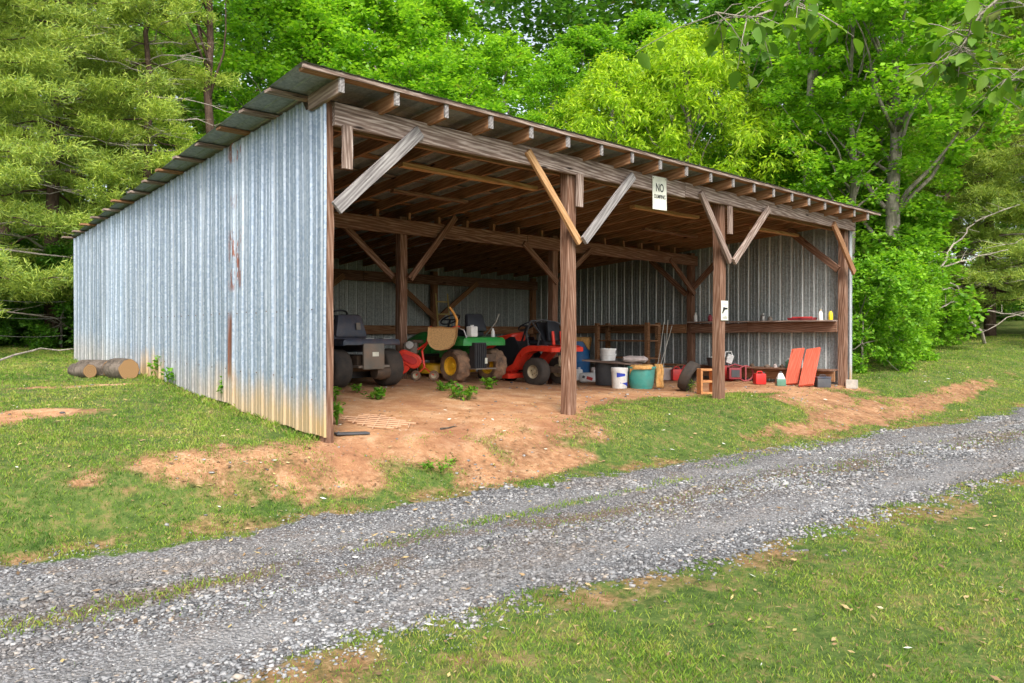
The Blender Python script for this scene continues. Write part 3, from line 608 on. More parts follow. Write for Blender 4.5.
def pine_variant(name, seed, H=13, R0=3.4, low=.12, whorl=.42, bare=.30):
    g = random.Random(seed); tr = MB(); pts = []; rs = []; tuft_c = []; tuft_d = []
    for i in range(13):
        t = i/12; pts.append(Vector((g.uniform(-.04, .04)*i*.4, g.uniform(-.04, .04)*i*.4, -.3+t*H))); rs.append(.19*(1-t*.88))
    tr.tube(pts, rs, 9); z = H*low; deads = []
    while z < H*.98:
        t = z/H; nbr = g.choice((4, 5, 5, 6)); a0 = g.uniform(0, 6.28)
        for b in range(nbr):
            a = a0+b*6.28/nbr+g.uniform(-.3, .3); Lb = (R0*(1-t)**.8+.5)*g.uniform(.65, 1.12); dr = g.uniform(-.1, .22)-.22*(1-t)
            j = min(12, int((z+.3)/H*12)); p = pts[j].lerp(pts[min(12, j+1)], ((z+.3)/H*12) % 1); q = p+Vector((math.cos(a)*Lb, math.sin(a)*Lb, Lb*dr))
            isdead = g.random() < bare*(1-t)*1.6
            if isdead: dead = MB(); deads.append(dead)
            tgt = dead if isdead else tr
            bp = limb(tgt, (p.x, p.y, z), q, .028*(1-t)+.012, .005, seed*977+int(z*100)+b, -.05 if not isdead else .06, 5, 6)
            if isdead:
                for k in range(7):
                    s_ = g.uniform(.3, 1); m = bp[int(s_*6)]; a2 = a+g.choice((-1, 1))*g.uniform(.4, 1.1); limb(dead, m, m+Vector((math.cos(a2), math.sin(a2), g.uniform(-.3, .3)))*g.uniform(.3, .8), .007, .003, seed+k*7+b, 0, 4, 3)
                continue
            for k in range(int(6+Lb*9)):
                s_ = g.uniform(.22, 1); m = bp[min(6, int(s_*6))].lerp(bp[min(6, int(s_*6)+1)], (s_*6) % 1); a2 = a+g.choice((-1, 1))*g.uniform(.3, 1.2); l2 = g.uniform(.2, .6)*(1.25-s_*.5)
                e = m+Vector((math.cos(a2)*l2, math.sin(a2)*l2, g.uniform(-.12, .16)))
                for q_ in range(3): tuft_c.append(tuple(m.lerp(e, .35+.33*q_))); tuft_d.append((math.cos(a2), math.sin(a2), .3))
        z += whorl*g.uniform(.7, 1.3)
    c = np.array(tuft_c); d0 = np.array(tuft_d); npt = 19; gn = np.random.default_rng(seed); N = len(c)*npt
    c = np.repeat(c, npt, 0)+gn.normal(0, .08, (N, 3)); d = np.repeat(d0, npt, 0)*.55+gn.normal(0, .62, (N, 3)); d /= np.linalg.norm(d, axis=1)[:, None]
    w = np.cross(d, gn.normal(0, 1, (N, 3))); w /= np.linalg.norm(w, axis=1)[:, None]; l = gn.uniform(.08, .16, N)[:, None]; wd = .0095
    v = np.stack([c-w*wd, c+w*wd, c+d*l+w*wd*.5, c+d*l-w*wd*.5], 1).reshape(-1, 3)
    me = np_mesh('crown', v, np.arange(len(v)).reshape(-1, 4)); me.materials.append(M['needle'])
    a = bpy.data.meshes.new('trunk'); a.from_pydata(tr.v, [], tr.f); a.shade_smooth(); a.materials.append(M['bark_dark'])
    bs = []
    for dead in deads: b = bpy.data.meshes.new('dead_branch'); b.from_pydata(dead.v, [], dead.f); b.shade_smooth(); b.materials.append(M['bark_dead']); bs.append(b)
    TREES[name] = (a, me, *bs)
pine_variant('pine', 21); pine_variant('pine_b', 22, 12, 3.8, .08, .5, .4)
def plant_tree(kind, px, D, label, col, sc=1.0, rz=0, sz=None, cat='tree', group='trees of the wood behind the shed', name=None, bark_m=None, zoff=0):
    x, y = pt(px, 334, D).xy; t = thing(name or ('pine_tree' if kind.startswith('pine') else ('shrub' if cat == 'shrub' else 'broadleaf_tree')), label, cat, (x, y, gz(x, y)+zoff), rz, group)
    t.scale = (sc, sc, sz or sc)
    for nm, me in zip(('trunk', 'crown') + ('dead_branch',)*40, TREES[kind]):
        o = bpy.data.objects.new(nm, me); C.objects.link(o); o.parent = t; o.color = (*col, 1)
        if nm == 'trunk' and bark_m: o.material_slots[0].link = 'OBJECT'; o.material_slots[0].material = M[bark_m]
    return t
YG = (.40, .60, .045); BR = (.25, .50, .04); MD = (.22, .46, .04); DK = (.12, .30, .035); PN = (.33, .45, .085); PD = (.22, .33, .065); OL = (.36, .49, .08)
pt_ = plant_tree
# left: pines and what stands under them
pt_('pine_b', -60, 15.5, 'olive pine cut by the left edge of the photo, its boughs reaching over the lawn', PN, .95, .4)
pt_('pine', 52, 18.5, 'pine with bare grey twigs above the far left lawn, left of the shed roof', PN, 1.0, 1.9)
pt_('pine_b', 150, 19.5, 'pine directly behind the low back corner of the shed roof', OL, .92, 2.6)
pt_('pine', 5, 23, 'darker pine standing deeper in the wood at far left', PD, 1.15, 4.1)
pt_('pine_b', 112, 25, 'taller dark pine behind the two pines at left', PD, 1.2, 5.0)
pt_('tallbare', 211, 20.5, 'tree with a straight dark trunk rising above the left roof edge', MD, .95, .5, bark_m='bark_dark')
pt_('oak', 252, 27.5, 'dense green tree just right of the straight dark trunk', DK, 1.1, 2.0, bark_m='bark_dark')
pt_('maple', 300, 24, 'bright maple rising above the high front corner of the roof', BR, 1.05, 1.0)
pt_('sapling', 232, 21, 'young bright maple with broad leaves low above the left roof slope', BR, 1.0, 2.2)
pt_('maple', 375, 25, 'bright green maple behind the left bay of the shed', BR, 1.1, 3.3)
pt_('oak', 445, 27, 'bright maple left of the small gap of sky', BR, 1.05, 4.0)
pt_('sapling', 480, 23, 'young green tree just above the middle of the roof edge', MD, 1.25, 5.5)
pt_('slim', 556, 26, 'thin-crowned tree with a leaning grey trunk below the gap of sky', MD, .72, .9, bark_m='bark_grey')
pt_('maple', 505, 31, 'green maple standing back directly left of the gap of sky', BR, 1.12, 2.7)
pt_('oak', 590, 33, 'green tree standing back directly right of the gap of sky', MD, 1.1, 4.9)
pt_('willowy', 612, 24.5, 'yellow-green tree with drooping leaves, left one of the pair over the middle post', YG, 1.05, .3)
pt_('willowy', 690, 24, 'brightest yellow-green tree with drooping leaves above the right half of the roof', YG, 1.12, 2.3)
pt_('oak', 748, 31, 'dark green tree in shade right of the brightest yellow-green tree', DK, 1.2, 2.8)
pt_('sapling', 775, 25, 'young mid-green tree low behind the shed roof, right of the yellow-green pair', MD, 1.25, 1.2)
pt_('tallbare', 808, 22, 'tree with a slim pale grey trunk above the right end of the roof', BR, .98, 1.8)
pt_('poplar', 893, 20.5, 'tallest tree beside the shed with a thick lichen-grey trunk', BR, 1.0, .2)
pt_('slim', 852, 20.5, 'slender tree filling the space just left of the thick grey trunk', BR, .8, 1.4)
pt_('maple', 850, 24, 'bright maple between the slim pale trunk and the thick grey trunk', BR, .95, 2.9)
pt_('sapling', 902, 20.6, 'young bright tree leafing out in front of the thick grey trunk', BR, .56, 4.4)
pt_('pine', 990, 25, 'pine with drooping boughs and long dead branches at the right edge', PN, 1.0, 3.0)
pt_('pine_b', 1055, 23, 'pine cut by the right edge of the photo', PN, 1.0, 1.2)
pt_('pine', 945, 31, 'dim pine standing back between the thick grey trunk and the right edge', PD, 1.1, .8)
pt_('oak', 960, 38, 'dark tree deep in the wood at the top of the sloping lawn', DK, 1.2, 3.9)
pt_('maple', 1070, 40, 'green tree far back at the top right of the sloping lawn', MD, 1.2, 1.5)
pt_('maple', 180, 32, 'green tree deep in the wood between the pines and the dark trunk', BR, 1.25, 4.5)
pt_('oak', 330, 34, 'tall tree deep in the wood behind the two front maples', MD, 1.25, 5.2)
pt_('poplar', 420, 36, 'tall high-crowned tree deep in the wood left of the sky gap', MD, 1.1, .7)
pt_('oak', 640, 35, 'tall tree deep in the wood behind the yellow-green pair', MD, 1.2, 1.1)
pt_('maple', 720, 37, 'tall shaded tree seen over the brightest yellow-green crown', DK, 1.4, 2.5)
pt_('maple', 790, 36, 'tall green tree deep in the wood behind the slim pale trunk', MD, 1.4, 3.1)
pt_('oak', 880, 35, 'tall green tree deep in the wood behind the thick grey trunk', MD, 1.35, .1)
# shrubs at the wood's edge
G2 = 'shrubs along the edge of the wood'
for px, D, lab, col, s_ in ((862, 17.4, 'bright green bush touching the right wall of the shed', MD, .66), (890, 19.2, 'tall bright bush below the thick grey trunk', BR, .72), (922, 23, 'green bush where the lawn starts to climb', MD, .6),
        (950, 27, 'darker bush at the foot of the dead branches', DK, .6), (985, 33, 'low bush at the top edge of the sloping lawn', MD, .7), (1030, 33, 'bush at the lawn top cut by the right edge', MD, .75),
        (14, 19.5, 'low dark bush under the pines at the far left', DK, .75), (62, 18.2, 'thin dark bush close to the back corner of the shed', DK, .65), (-35, 20, 'dark bush outside the left edge of the wood', DK, .8), (880, 22, 'bush in shade behind the bright bushes by the right wall', MD, 1.3)):
    pt_('bush', px, D, lab, col, s_, px*.1, s_*1.15, 'shrub', G2)
# far wood: one mass of crowns behind the separate trees
def far_wood():
    g = random.Random(99); cen = []; rad = []
    for i in range(2600):
        a = g.uniform(-62, 62); D = g.uniform(38, 60); an = math.atan2(FWD.y, FWD.x)-math.radians(a); x = CAM.x+D*math.cos(an); y = CAM.y+D*math.sin(an)
        top = 22+5*math.sin(a*.21)+4*math.sin(a*.53+1)+(D-38)*.25
        if -2 < a < 5: pass
        z = gz(x, y)+top*g.random()**.8; cen.append((x, y, z)); rad.append(g.uniform(1.0, 2.1))
    v = leaves_np(np.array(cen), np.array(rad), 100, .42, .30, 5, .6, .2)
    o = link('forest', np_mesh('forest', v, np.arange(len(v)).reshape(-1, 4)), 'leaf'); o.color = (.085, .22, .03, 1)
    tag(o, 'far wood of green crowns closing the view', 'wood', None, 'stuff')
far_wood()
def undergrowth():
    g = random.Random(5); cen = []; rad = []
    for i in range(1500):
        a = g.choice((g.uniform(-52, -26), g.uniform(-26, 24), g.uniform(26, 50))); 
        D = g.uniform(17.5, 34) if a < -26 else (g.uniform(23, 34) if a < 25.5 else g.uniform(29, 40)+max(0, (a-28))*.25)
        an = math.atan2(FWD.y, FWD.x)-math.radians(a); D /= math.cos(math.radians(a))*.999; x = CAM.x+D*math.cos(an); y = CAM.y+D*math.sin(an)
        if -.8 < x < 12 and -1 < y < 9.6: continue
        cen.append((x, y, gz(x, y)+g.uniform(.05, .75))); rad.append(g.uniform(.35, .9))
    v = leaves_np(np.array(cen), np.array(rad), 85, .14, .10, 8, .7, .1)
    o = link('undergrowth', np_mesh('undergrowth', v, np.arange(len(v)).reshape(-1, 4)), 'leaf'); o.color = (.07, .17, .03, 1)
    tag(o, 'low leafy undergrowth on the floor of the wood', 'undergrowth', None, 'stuff')
undergrowth()
# weeds
def weed(name, px, py, n, h, spread, label, group=None, L=.07, W=.045, seed=1, col=(.16, .38, .04)):
    b = at(px, py); t = thing(name, label, 'weed', b, 0, group); g = random.Random(seed); st = MB(); cen = []
    for i in range(n):
        a = g.uniform(0, 6.28); r = spread*g.random()**.5; q = Vector((math.cos(a)*r, math.sin(a)*r, h*g.uniform(.5, 1)))
        st.tube([(0, 0, -.02) if n < 7 else (q.x*.6, q.y*.6, -.02), (q.x*.8, q.y*.8, q.z*.6), q], [.004, .003, .002], 5); cen += [tuple(q), (q.x*.85, q.y*.85, q.z*.65)]
    st.build('stem', 'leaf', t).color = (*[c*.7 for c in col], 1)
    v = leaves_np(np.array(cen), np.full(len(cen), .05), 7, L, W, seed, .6, 0)
    o = link('foliage', np_mesh('foliage', v, np.arange(len(v)).reshape(-1, 4)), 'leaf', t); o.color = (*col, 1)
GW = 'weeds sprouting from the clay floor'
weed('weed', 463, 399, 16, .16, .22, 'largest clump of green weeds on the clay floor in front of the green tractor', GW, seed=3)
weed('weed', 443, 391, 6, .12, .12, 'small weed left of the largest weed clump before the green tractor', GW, seed=4)
weed('weed', 489, 389, 7, .16, .1, 'upright weed beside the right rear wheel of the green tractor', GW, seed=5)
weed('weed', 376, 399, 9, .12, .14, 'weed clump in front of the black mower', GW, seed=6)
weed('weed', 357, 393, 3, .13, .04, 'single sprout just left of the weed clump by the black mower', GW, seed=7)
weed('weed', 337, 425, 6, .28, .05, 'tall weed at the foot of the front left post', GW, seed=8)
weed('weed', 336, 402, 4, .2, .05, 'weed growing behind the front left post', GW, seed=12)
weed('weed', 159, 380, 5, .38, .14, 'leafy vine shoot against the mud-stained wall sheet', 'weeds along the left wall', seed=9)
weed('weed', 170, 386, 5, .22, .14, 'low vine shoot right of the taller one at the left wall', 'weeds along the left wall', seed=13)
weed('weed', 226, 404, 4, .30, .08, 'lone sprig midway along the foot of the left wall', 'weeds along the left wall', seed=10)
weed('weed', 440, 470, 12, .07, .20, 'low green tuft in the middle of the clay apron', GW, seed=11, L=.05, W=.02)
weed('weed', 690, 392, 10, .2, .14, 'weeds growing around the leaning tyre', GW, seed=14, L=.06, W=.02, col=(.2, .33, .05))
# branch of a near tree hanging into the top right of the view
def hanging(name, label, spine, n, seed, L=.085):
    t = thing(name, label, 'branch', spine[0], 0, 'leafy branches hanging into the view'); g = random.Random(seed); base = Vector(spine[0]); rel = [Vector(p)-base for p in spine]
    tw = MB().tube(rel, [.007-.005*i/(len(rel)-1) for i in range(len(rel))], 6); V_ = []; F_ = []
    tips = []
    for i in range(n):
        f = g.uniform(.05, 1)*(len(rel)-1); j = min(len(rel)-2, int(f)); p = rel[j].lerp(rel[j+1], f-j)
        q = p+Vector((g.uniform(-1, 1), g.uniform(-1, 1), g.uniform(-.9, .45)))*g.uniform(.05, .2); tw.tube([p, p.lerp(q, .5)+Vector((0, 0, .012)), q], [.002, .0015, .001], 5)
        for k in range(g.choice((1, 2, 2, 3))):
            b = q.lerp(p, k*.3); d = Vector((g.uniform(-1, 1), g.uniform(-1, 1), g.uniform(-1.1, .15))).normalized(); w = d.cross(Vector((g.uniform(-.6, .6), g.uniform(-.6, .6), 1))).normalized(); nn = w.cross(d); l = L*g.uniform(.7, 1.25); o = len(V_)
            prof = ((.0, .0), (.12, .17), (.35, .30), (.6, .27), (.82, .13), (1, 0))
            for (a, hw) in prof:
                c = b+d*l*(a+.12)-nn*(a*a*l*.22); V_ += [tuple(c-w*hw*l+nn*hw*l*.3), tuple(c), tuple(c+w*hw*l+nn*hw*l*.3)]
            for a in range(5): F_ += [[o+a*3, o+a*3+1, o+a*3+4, o+a*3+3], [o+a*3+1, o+a*3+2, o+a*3+5, o+a*3+4]]
    tw.build('twig', 'bark_grey', t, True); me = bpy.data.meshes.new('foliage'); me.from_pydata(V_, [], F_); me.shade_smooth(); o = link('foliage', me, 'leaf', t); o.color = (.15, .30, .035, 1)
P3 = lambda *a: [tuple(pt(*q)) for q in a]
hanging('leafy_branch', 'leafy branch dipping into the top of the view left of the slim pale trunk', P3((900, -95, 2.6), (850, -40, 2.5), (800, 0, 2.45), (750, 18, 2.4), (715, 12, 2.35)), 60, 1, .058)
hanging('leafy_branch', 'leafy branch hanging down in the top right corner of the view', P3((1090, -60, 2.5), (1020, -20, 2.4), (980, 15, 2.4), (960, 50, 2.4), (948, 70, 2.45)), 95, 2, .058)
hanging('leafy_branch', 'branch with drooping leaves entering low from the right edge', P3((1130, 10, 2.4), (1080, 40, 2.35), (1040, 62, 2.3), (1005, 85, 2.3)), 50, 3, .055)
# logs beside the left wall
def log(name, px, py, L, r, az, label, mat='bark_log', h=0):
    b = at(px, py); t = thing(name, label, 'log', (b.x, b.y, b.z+r*.86+h), az, 'logs by the left wall'); m = Matrix.Rotation(R(90), 4, 'Y')
    g = random.Random(px); wob = [1+g.uniform(-.07, .07) for _ in range(24)]
    MB().lathe([(r*.97, -L/2), (r, -L/2+.02), (r*1.03, 0), (r, L/2-.02), (r*.97, L/2)], m, 24, lambda k, z: wob[k]).build('bark', mat, t, True)
    for e in (-1, 1): MB().lathe([(.001, L/2*e), (r*.93, (L/2+.002)*e), (r*.965, (L/2-.004)*e)], m, 24, lambda k, z: wob[k]).build('cut_end', 'cut_wood', t)
log('log', 121, 378.5, .45, .145, R(-80), 'short log with a round pale sawn end facing the lawn')
log('log', 95, 375, .5, .12, R(-60), 'grey weathered log lying left of the pale-ended log', h=-.01)
log('log', 82, 377, .4, .10, R(-75), 'thin rotten log farthest left of the wall')
t = thing('fallen_branch', 'bare pale branch lying at the edge of the wood by the back corner', 'branch', at(50, 361)); mb = MB(); limb(mb, (-.8, -.2, .03), (.7, .6, .18), .018, .01, 5, .05, 6, 6); mb.build('branch', 'bark_dead', t, True)
def dead_tree():
    x, y = pt(965, 334, 21.5).xy; b = Vector((x, y, gz(x, y))); t = thing('dead_tree', 'leaning dead tree with long bare pale limbs above the lawn at right', 'tree', b); g = random.Random(4); mb = MB()
    q = lambda px, py, D: pt(px, py, D)-b
    for a, c, r in ((( 985, 345, 22.5), (940, 268, 21), .05), ((940, 268, 21), (890, 262, 19.8), .03), ((940, 268, 21), (975, 222, 21.5), .03), ((975, 222, 21.5), (1020, 205, 21), .022), ((940, 268, 21), (1010, 250, 20.5), .022), ((955, 290, 21.5), (915, 292, 20), .02), ((970, 310, 22), (1030, 318, 21), .022), ((960, 300, 21.5), (925, 318, 20.5), .015)):
        P_ = limb(mb, q(*a), q(*c), r, r*.45, int(a[0]+c[0]), .03, 7, 7)
        for k in range(6):
            m = P_[2+k % 5]; limb(mb, m, m+Vector((g.uniform(-1, 1), g.uniform(-.6, .6), g.uniform(-.25, .6)))*g.uniform(.3, .9), .009, .003, k+int(c[0]), 0, 4, 3)
    mb.build('limbs', 'bark_dead', t, True)
dead_tree()
# fallen leaves and bits on the lawn and clay
def litter(n):
    u, s, r = scatter(n, 2.7, 22); g = gravel_mask(u, s); near = (u > -1.5) & (s > -1.9) & (s < 1)
    keep = rng.random(n) < np.where(near, .8, .30)*(1-.6*g); keep &= ~((u > 0) & (u < 11.3) & (s > 1.0) & (s < 9)); u, s, r = u[keep], s[keep], r[keep]; n = len(u); z = hgt(u, s)+.010+.012*rng.random(n)
    c = np.stack([u, s, z], -1)[:, None]; a = rng.uniform(0, 6.28, n); L = (.010+.020*rng.random(n))*(r/5)**.3; d = np.stack([np.cos(a), np.sin(a), rng.uniform(-.3, .3, n)], -1)*L[:, None]; w = np.stack([-np.sin(a), np.cos(a), rng.uniform(-.5, .5, n)], -1)*(L*rng.uniform(.15, .5, n))[:, None]
    v = np.stack([c[:, 0]-d, c[:, 0]-w, c[:, 0]+d, c[:, 0]+w], 1).reshape(-1, 3)
    tag(link('leaf_litter', np_mesh('leaf_litter', v, np.arange(len(v)).reshape(-1, 4)), 'leaf_litter'), 'scattered dead leaves and dry bits on the ground', 'leaf litter', None, 'stuff')
litter(16000)
# wire fence at the edge of the wood
fx = [pt(-120, 334, 15.5), pt(-10, 334, 16.5), pt(76, 334, 17.6)]
t = thing('wire_fence', 'slack wire fence between the pines behind the far left lawn', 'fence', (0, 0, 0))
for p in fx[:]: board('fence_post', (p.x, p.y, gz(p.x, p.y)-.2), (p.x+.03, p.y, gz(p.x, p.y)+1.25), .08, .08, 'wood_grey', t, up=(0, 1, 0))
for h in (.35, .75, 1.12):
    pts = []
    for a, b in zip(fx, fx[1:]):
        for k in range(8): q = a.lerp(b, k/8); pts.append((q.x, q.y, gz(a.x, a.y)*(1-k/8)+gz(b.x, b.y)*k/8+h-.05*math.sin(math.pi*k/8)))
    MB().tube(pts, .006, 4).build('wire', 'wire', t)
# ------------------------------------------------------------------ things kept in the shed
def wheel(parent, x, y, r, w, rim_r, tyre_m, rim_m, lug=.055, holes=0, side=-1):
    m = Matrix.Rotation(R(90), 4, 'Y'); n = 48
    prof = [(rim_r*.92, -w*.38), (rim_r*1.02, -w*.46), (r*.84, -w*.5), (r*.94, -w*.44), (r*.99, -w*.33), (r, -w*.16), (r, w*.16), (r*.99, w*.33), (r*.94, w*.44), (r*.84, w*.5), (rim_r*1.02, w*.46), (rim_r*.92, w*.38)]
    def wob(k, z):
        if lug and abs(z) < w*.45: return 1-(lug if ((k+(2 if z > 0 else 0)) % 4) < 2 else 0)
        return 1
    o = MB().lathe(prof, m, n, wob).build('wheel', tyre_m, parent, True, loc=(x, y, r)); 
    rm = MB()
    for sd_ in (-1, 1):
        rm.lathe([(rim_r*1.0, w*.40*sd_), (rim_r*.96, w*.45*sd_), (rim_r*.88, w*.42*sd_), (rim_r*.80, w*.26*sd_), (rim_r*.45, w*.20*sd_), (rim_r*.32, w*.22*sd_), (rim_r*.28, w*.34*sd_), (.001, w*.36*sd_)], m, 28)
    rm.build('rim', rim_m, o, True)
    if holes:
        h = MB()
        for k in range(holes):
            a = k*6.283/holes+.3; h.lathe([(.001, -w*.232), (rim_r*.13, -w*.232)], Matrix.Translation((0, rim_r*.6*math.cos(a), rim_r*.6*math.sin(a))) @ m, 10)
        for k in range(1): h.build('rim_holes', 'iron_dark', o)
    return o
def loft(sections, close=True):
    """sections: list of (y, [(x,z)...]) -> MB lofted along y"""
    mb = MB(); n = len(sections[0][1])
    for y, s in sections: mb.v += [(x, y, z) for x, z in s]
    for i in range(len(sections)-1):
        for k in range(n): k2 = (k+1) % n; mb.f.append([i*n+k, i*n+k2, (i+1)*n+k2, (i+1)*n+k])
    mb.f.append(list(range(n))); mb.f.append(list(range((len(sections)-1)*n, len(sections)*n))[::-1]); return mb
def hoodsec(w, z0, z1, r=.06): return [(-w, z0), (-w, z1-r), (-w+r*.35, z1-r*.35), (-w+r, z1), (w-r, z1), (w-r*.35, z1-r*.35), (w, z1-r), (w, z0)]
def steer(t, y, z, mat='vinyl_black'):
    sw = MB(); m = Matrix.Translation((0, y, z)) @ Matrix.Rotation(R(-28), 4, 'X'); prof = [(.165+.014*math.cos(a*math.pi/4), .014*math.sin(a*math.pi/4)) for a in range(9)]
    sw.lathe(prof, m, 24); sw.box((0, y, z), (.31, .03, .015), (R(-28), 0, 0)); sw.tube([(0, y, z), (0, y+.12, z-.28)], .018); sw.build('steering_wheel', mat, t, True)
def seat(t, y, z, w=.46, h=.36, mat='vinyl_black', name='seat'):
    s = MB(); s.box((0, y+.2, z+.05), (w, .42, .10), (R(4), 0, 0), bev=.035); s.box((0, y-.02, z+.06+h/2), (w, .10, h), (R(-12), 0, 0), taper=.78, bev=.04); return s.build(name, mat, t, True)
# green tractor
b = at(474, 382); gt = thing('garden_tractor', 'green garden tractor with yellow wheels and muddy tyres in the middle of the shed', 'tractor', b, R(2), 'garden tractors parked in the shed')
for x in (-.40, .40): wheel(gt, x, 0, .275, .25, .155, 'rubber_mud', 'paint_yellow', .085)
for x in (-.38, .38): wheel(gt, x, 1.28, .19, .15, .10, 'rubber_mud', 'paint_yellow', .02)
loft([(-.30, hoodsec(.40, .60, .66, .03)), (-.26, hoodsec(.46, .60, .73, .06)), (.1, hoodsec(.46, .60, .75, .06)), (.34, hoodsec(.44, .52, .70, .06)), (.40, hoodsec(.40, .40, .60, .04))]).build('fender', 'paint_green', gt, True)
loft([(.82, hoodsec(.24, .42, .84, .07)), (1.2, hoodsec(.25, .42, .82, .09)), (1.55, hoodsec(.22, .42, .72, .10)), (1.64, hoodsec(.17, .44, .62, .08))]).build('hood', 'paint_green', gt, True)
MB().box((0, .72, .74), (.42, .22, .34), (R(-10), 0, 0), bev=.03).build('dashboard', 'paint_black', gt, True)
MB().box((0, .6, .40), (.34, 1.9, .12), bev=.01).build('frame', 'iron_dark', gt)
MB().box((0, .58, .44), (.84, .38, .04), bev=.01).build('footrest', 'paint_black', gt)
d = MB(); d.lathe([(.001, .30), (.26, .30), (.30, .27), (.31, .14)], Matrix.Translation((-.24, .68, 0)), 20); d.lathe([(.001, .30), (.26, .30), (.30, .27), (.31, .14)], Matrix.Translation((.24, .68, 0)), 20); d.build('mower_deck', 'paint_yellow', gt, True)
seat(gt, .0, .76, .44, .30); steer(gt, .60, 1.03)
e = MB(); e.box((-.19, -.30, .44), (.25, .14, .42), bev=.012)
for k in range(6): e.box((-.293+k*.041, -.375, .44), (.018, .016, .38))
e.build('rear_grille', 'paint_black', gt); MB().box((-.12, -.32, .235), (.44, .22, .02)).build('hitch_plate', 'plate_grey', gt); MB().box((-.085, -.385, .36), (.05, .006, .09)).build('sticker', 'paper_white', gt)
MB().tube([(-.4, 0, .275), (.4, 0, .275)], .045).build('axle', 'iron_dark', gt, True)
MB().box((0, .075, 1.10-.08), (.12, .006, .07), (R(-12), 0, 0)).build('seat_badge', 'paint_yellow', gt)
MB().tube([(.30, .1, .72), (.42, -.08, .98), (.47, -.1, 1.12)], .012).build('lever', 'steel', gt, True)
# black mower
b = at(362, 387); bt = thing('riding_mower', 'black riding mower with grey rear plate and wide bare tyres behind the front left post', 'mower', b, R(0), 'garden tractors parked in the shed')
for x in (-.42, .42): wheel(bt, x, 0, .27, .27, .13, 'rubber', 'plate_grey', .012)
for x in (-.38, .38): wheel(bt, x, 1.3, .18, .14, .09, 'rubber', 'plate_grey', .0)
loft([(-.30, hoodsec(.42, .60, .64, .02)), (-.27, hoodsec(.46, .59, .68, .04)), (.45, hoodsec(.47, .58, .68, .04)), (.60, hoodsec(.42, .48, .62, .04))]).build('fender', 'navy', bt, True)
loft([(.85, hoodsec(.25, .42, .88, .08)), (1.4, hoodsec(.25, .42, .82, .10)), (1.62, hoodsec(.2, .42, .7, .08))]).build('hood', 'paint_black', bt, True)
s = MB(); s.box((-.05, .45, .70), (.54, .46, .10), bev=.04); s.box((-.05, .26, .86), (.54, .13, .34), (R(-8), 0, 0), taper=.72, bev=.06); s.build('seat', 'navy', bt, True)
MB().box((-.02, -.33, .44), (.34, .04, .36), bev=.02).build('rear_plate', 'plate_grey', bt, True); MB().box((-.0, -.353, .47), (.10, .004, .06)).build('sticker', 'paper_white', bt)
MB().box((.05, .18, .86), (.07, .01, .10), (R(-8), 0, R(0))).build('sticker', 'plate_grey', bt)
for x, y in ((.02, -.12), (.32, -.10)): MB().box((x, y, .685), (.16, .09, .012), (0, 0, .2)).build('decal', 'steel', bt)
MB().box((0, .7, .38), (.34, 1.7, .14), bev=.01).build('frame', 'iron_dark', bt); MB().tube([(-.42, 0, .27), (.42, 0, .27)], .05).build('axle', 'iron_dark', bt, True)
MB().lathe([(.001, -.12), (.10, -.11), (.12, 0), (.10, .11), (.001, .12)], Matrix.Translation((.18, -.2, .22)) @ Matrix.Rotation(R(90), 4, 'Y'), 16).build('muffler', 'iron_dark', bt, True)
MB().box((0, -.22, .30), (.5, .2, .03)).build('bumper', 'plate_grey', bt); steer(bt, .72, 1.02)
d = MB(); d.lathe([(.001, .28), (.5, .28), (.54, .25), (.55, .12)], Matrix.Translation((0, .68, 0)), 24); d.build('mower_deck', 'paint_black', bt, True)
# red tractor
b = at(549, 385); rt = thing('lawn_tractor', 'red lawn tractor with cream wheel hubs and a framed seat, behind the second post', 'tractor', b, R(6), 'garden tractors parked in the shed')
for x in (-.36, .36): wheel(rt, x, 0, .25, .23, .12, 'rubber', 'rim_cream', .015, 5)
for x in (-.34, .34): wheel(rt, x, 1.22, .18, .14, .09, 'rubber', 'rim_cream', .0)
arch = [(-.42, .60), (-.42, .67), (-.30, .71), (.10, .71), (.24, .66), (.36, .54), (.46, .38), (.62, .31), (.92, .31), (1.0, .36), (1.0, .29), (.90, .23), (.60, .23), (.42, .28), (.30, .44), (.18, .56), (.05, .61), (-.1, .62)]
for x0, x1 in ((-.46, -.22), (.22, .46)): MB().prism(arch, x0, x1, axis='x').build('fender', 'paint_red', rt)
MB().box((0, -.14, .66), (.60, .5, .06), bev=.02).build('seat_deck', 'paint_red', rt, True)
loft([(.62, hoodsec(.05, .84, .95, .02)), (.72, hoodsec(.20, .66, .93, .05)), (1.1, hoodsec(.26, .56, .86, .06)), (1.5, hoodsec(.24, .50, .74, .08)), (1.6, hoodsec(.18, .50, .64, .06))]).build('hood', 'paint_red', rt, True)
MB().prism([(.46, .36), (.66, .80), (1.1, .57), (1.5, .50), (1.5, .36), (1.0, .33), (.62, .32)], -.22, .22, axis='x').build('engine_cover', 'paint_black', rt)
for x in (-.27, .27): MB().prism([(.34, .40), (.58, .86), (.70, .86), (1.25, .58), (1.1, .36), (.9, .33), (.5, .34)], x-.008, x+.008, axis='x').build('side_panel', 'vinyl_black', rt)
d = MB(); d.prism([(-.62, .30), (-.62, .66), (-.44, .84), (.44, .84), (.62, .66), (.62, .30)], .12, .21, axis='z', mtx=Matrix.Translation((0, .12, 0))); d.box((-.3, .7, .25), (.2, .3, .08), bev=.02); d.build('mower_deck', 'paint_red', rt, bevel=.015)
s = MB(); s.box((0, .12, .76), (.44, .40, .09), bev=.03); s.box((0, -.10, .96), (.42, .07, .36), (R(-12), 0, 0), taper=.75, bev=.03); s.build('seat', 'vinyl_black', rt, True)
fr = MB(); 
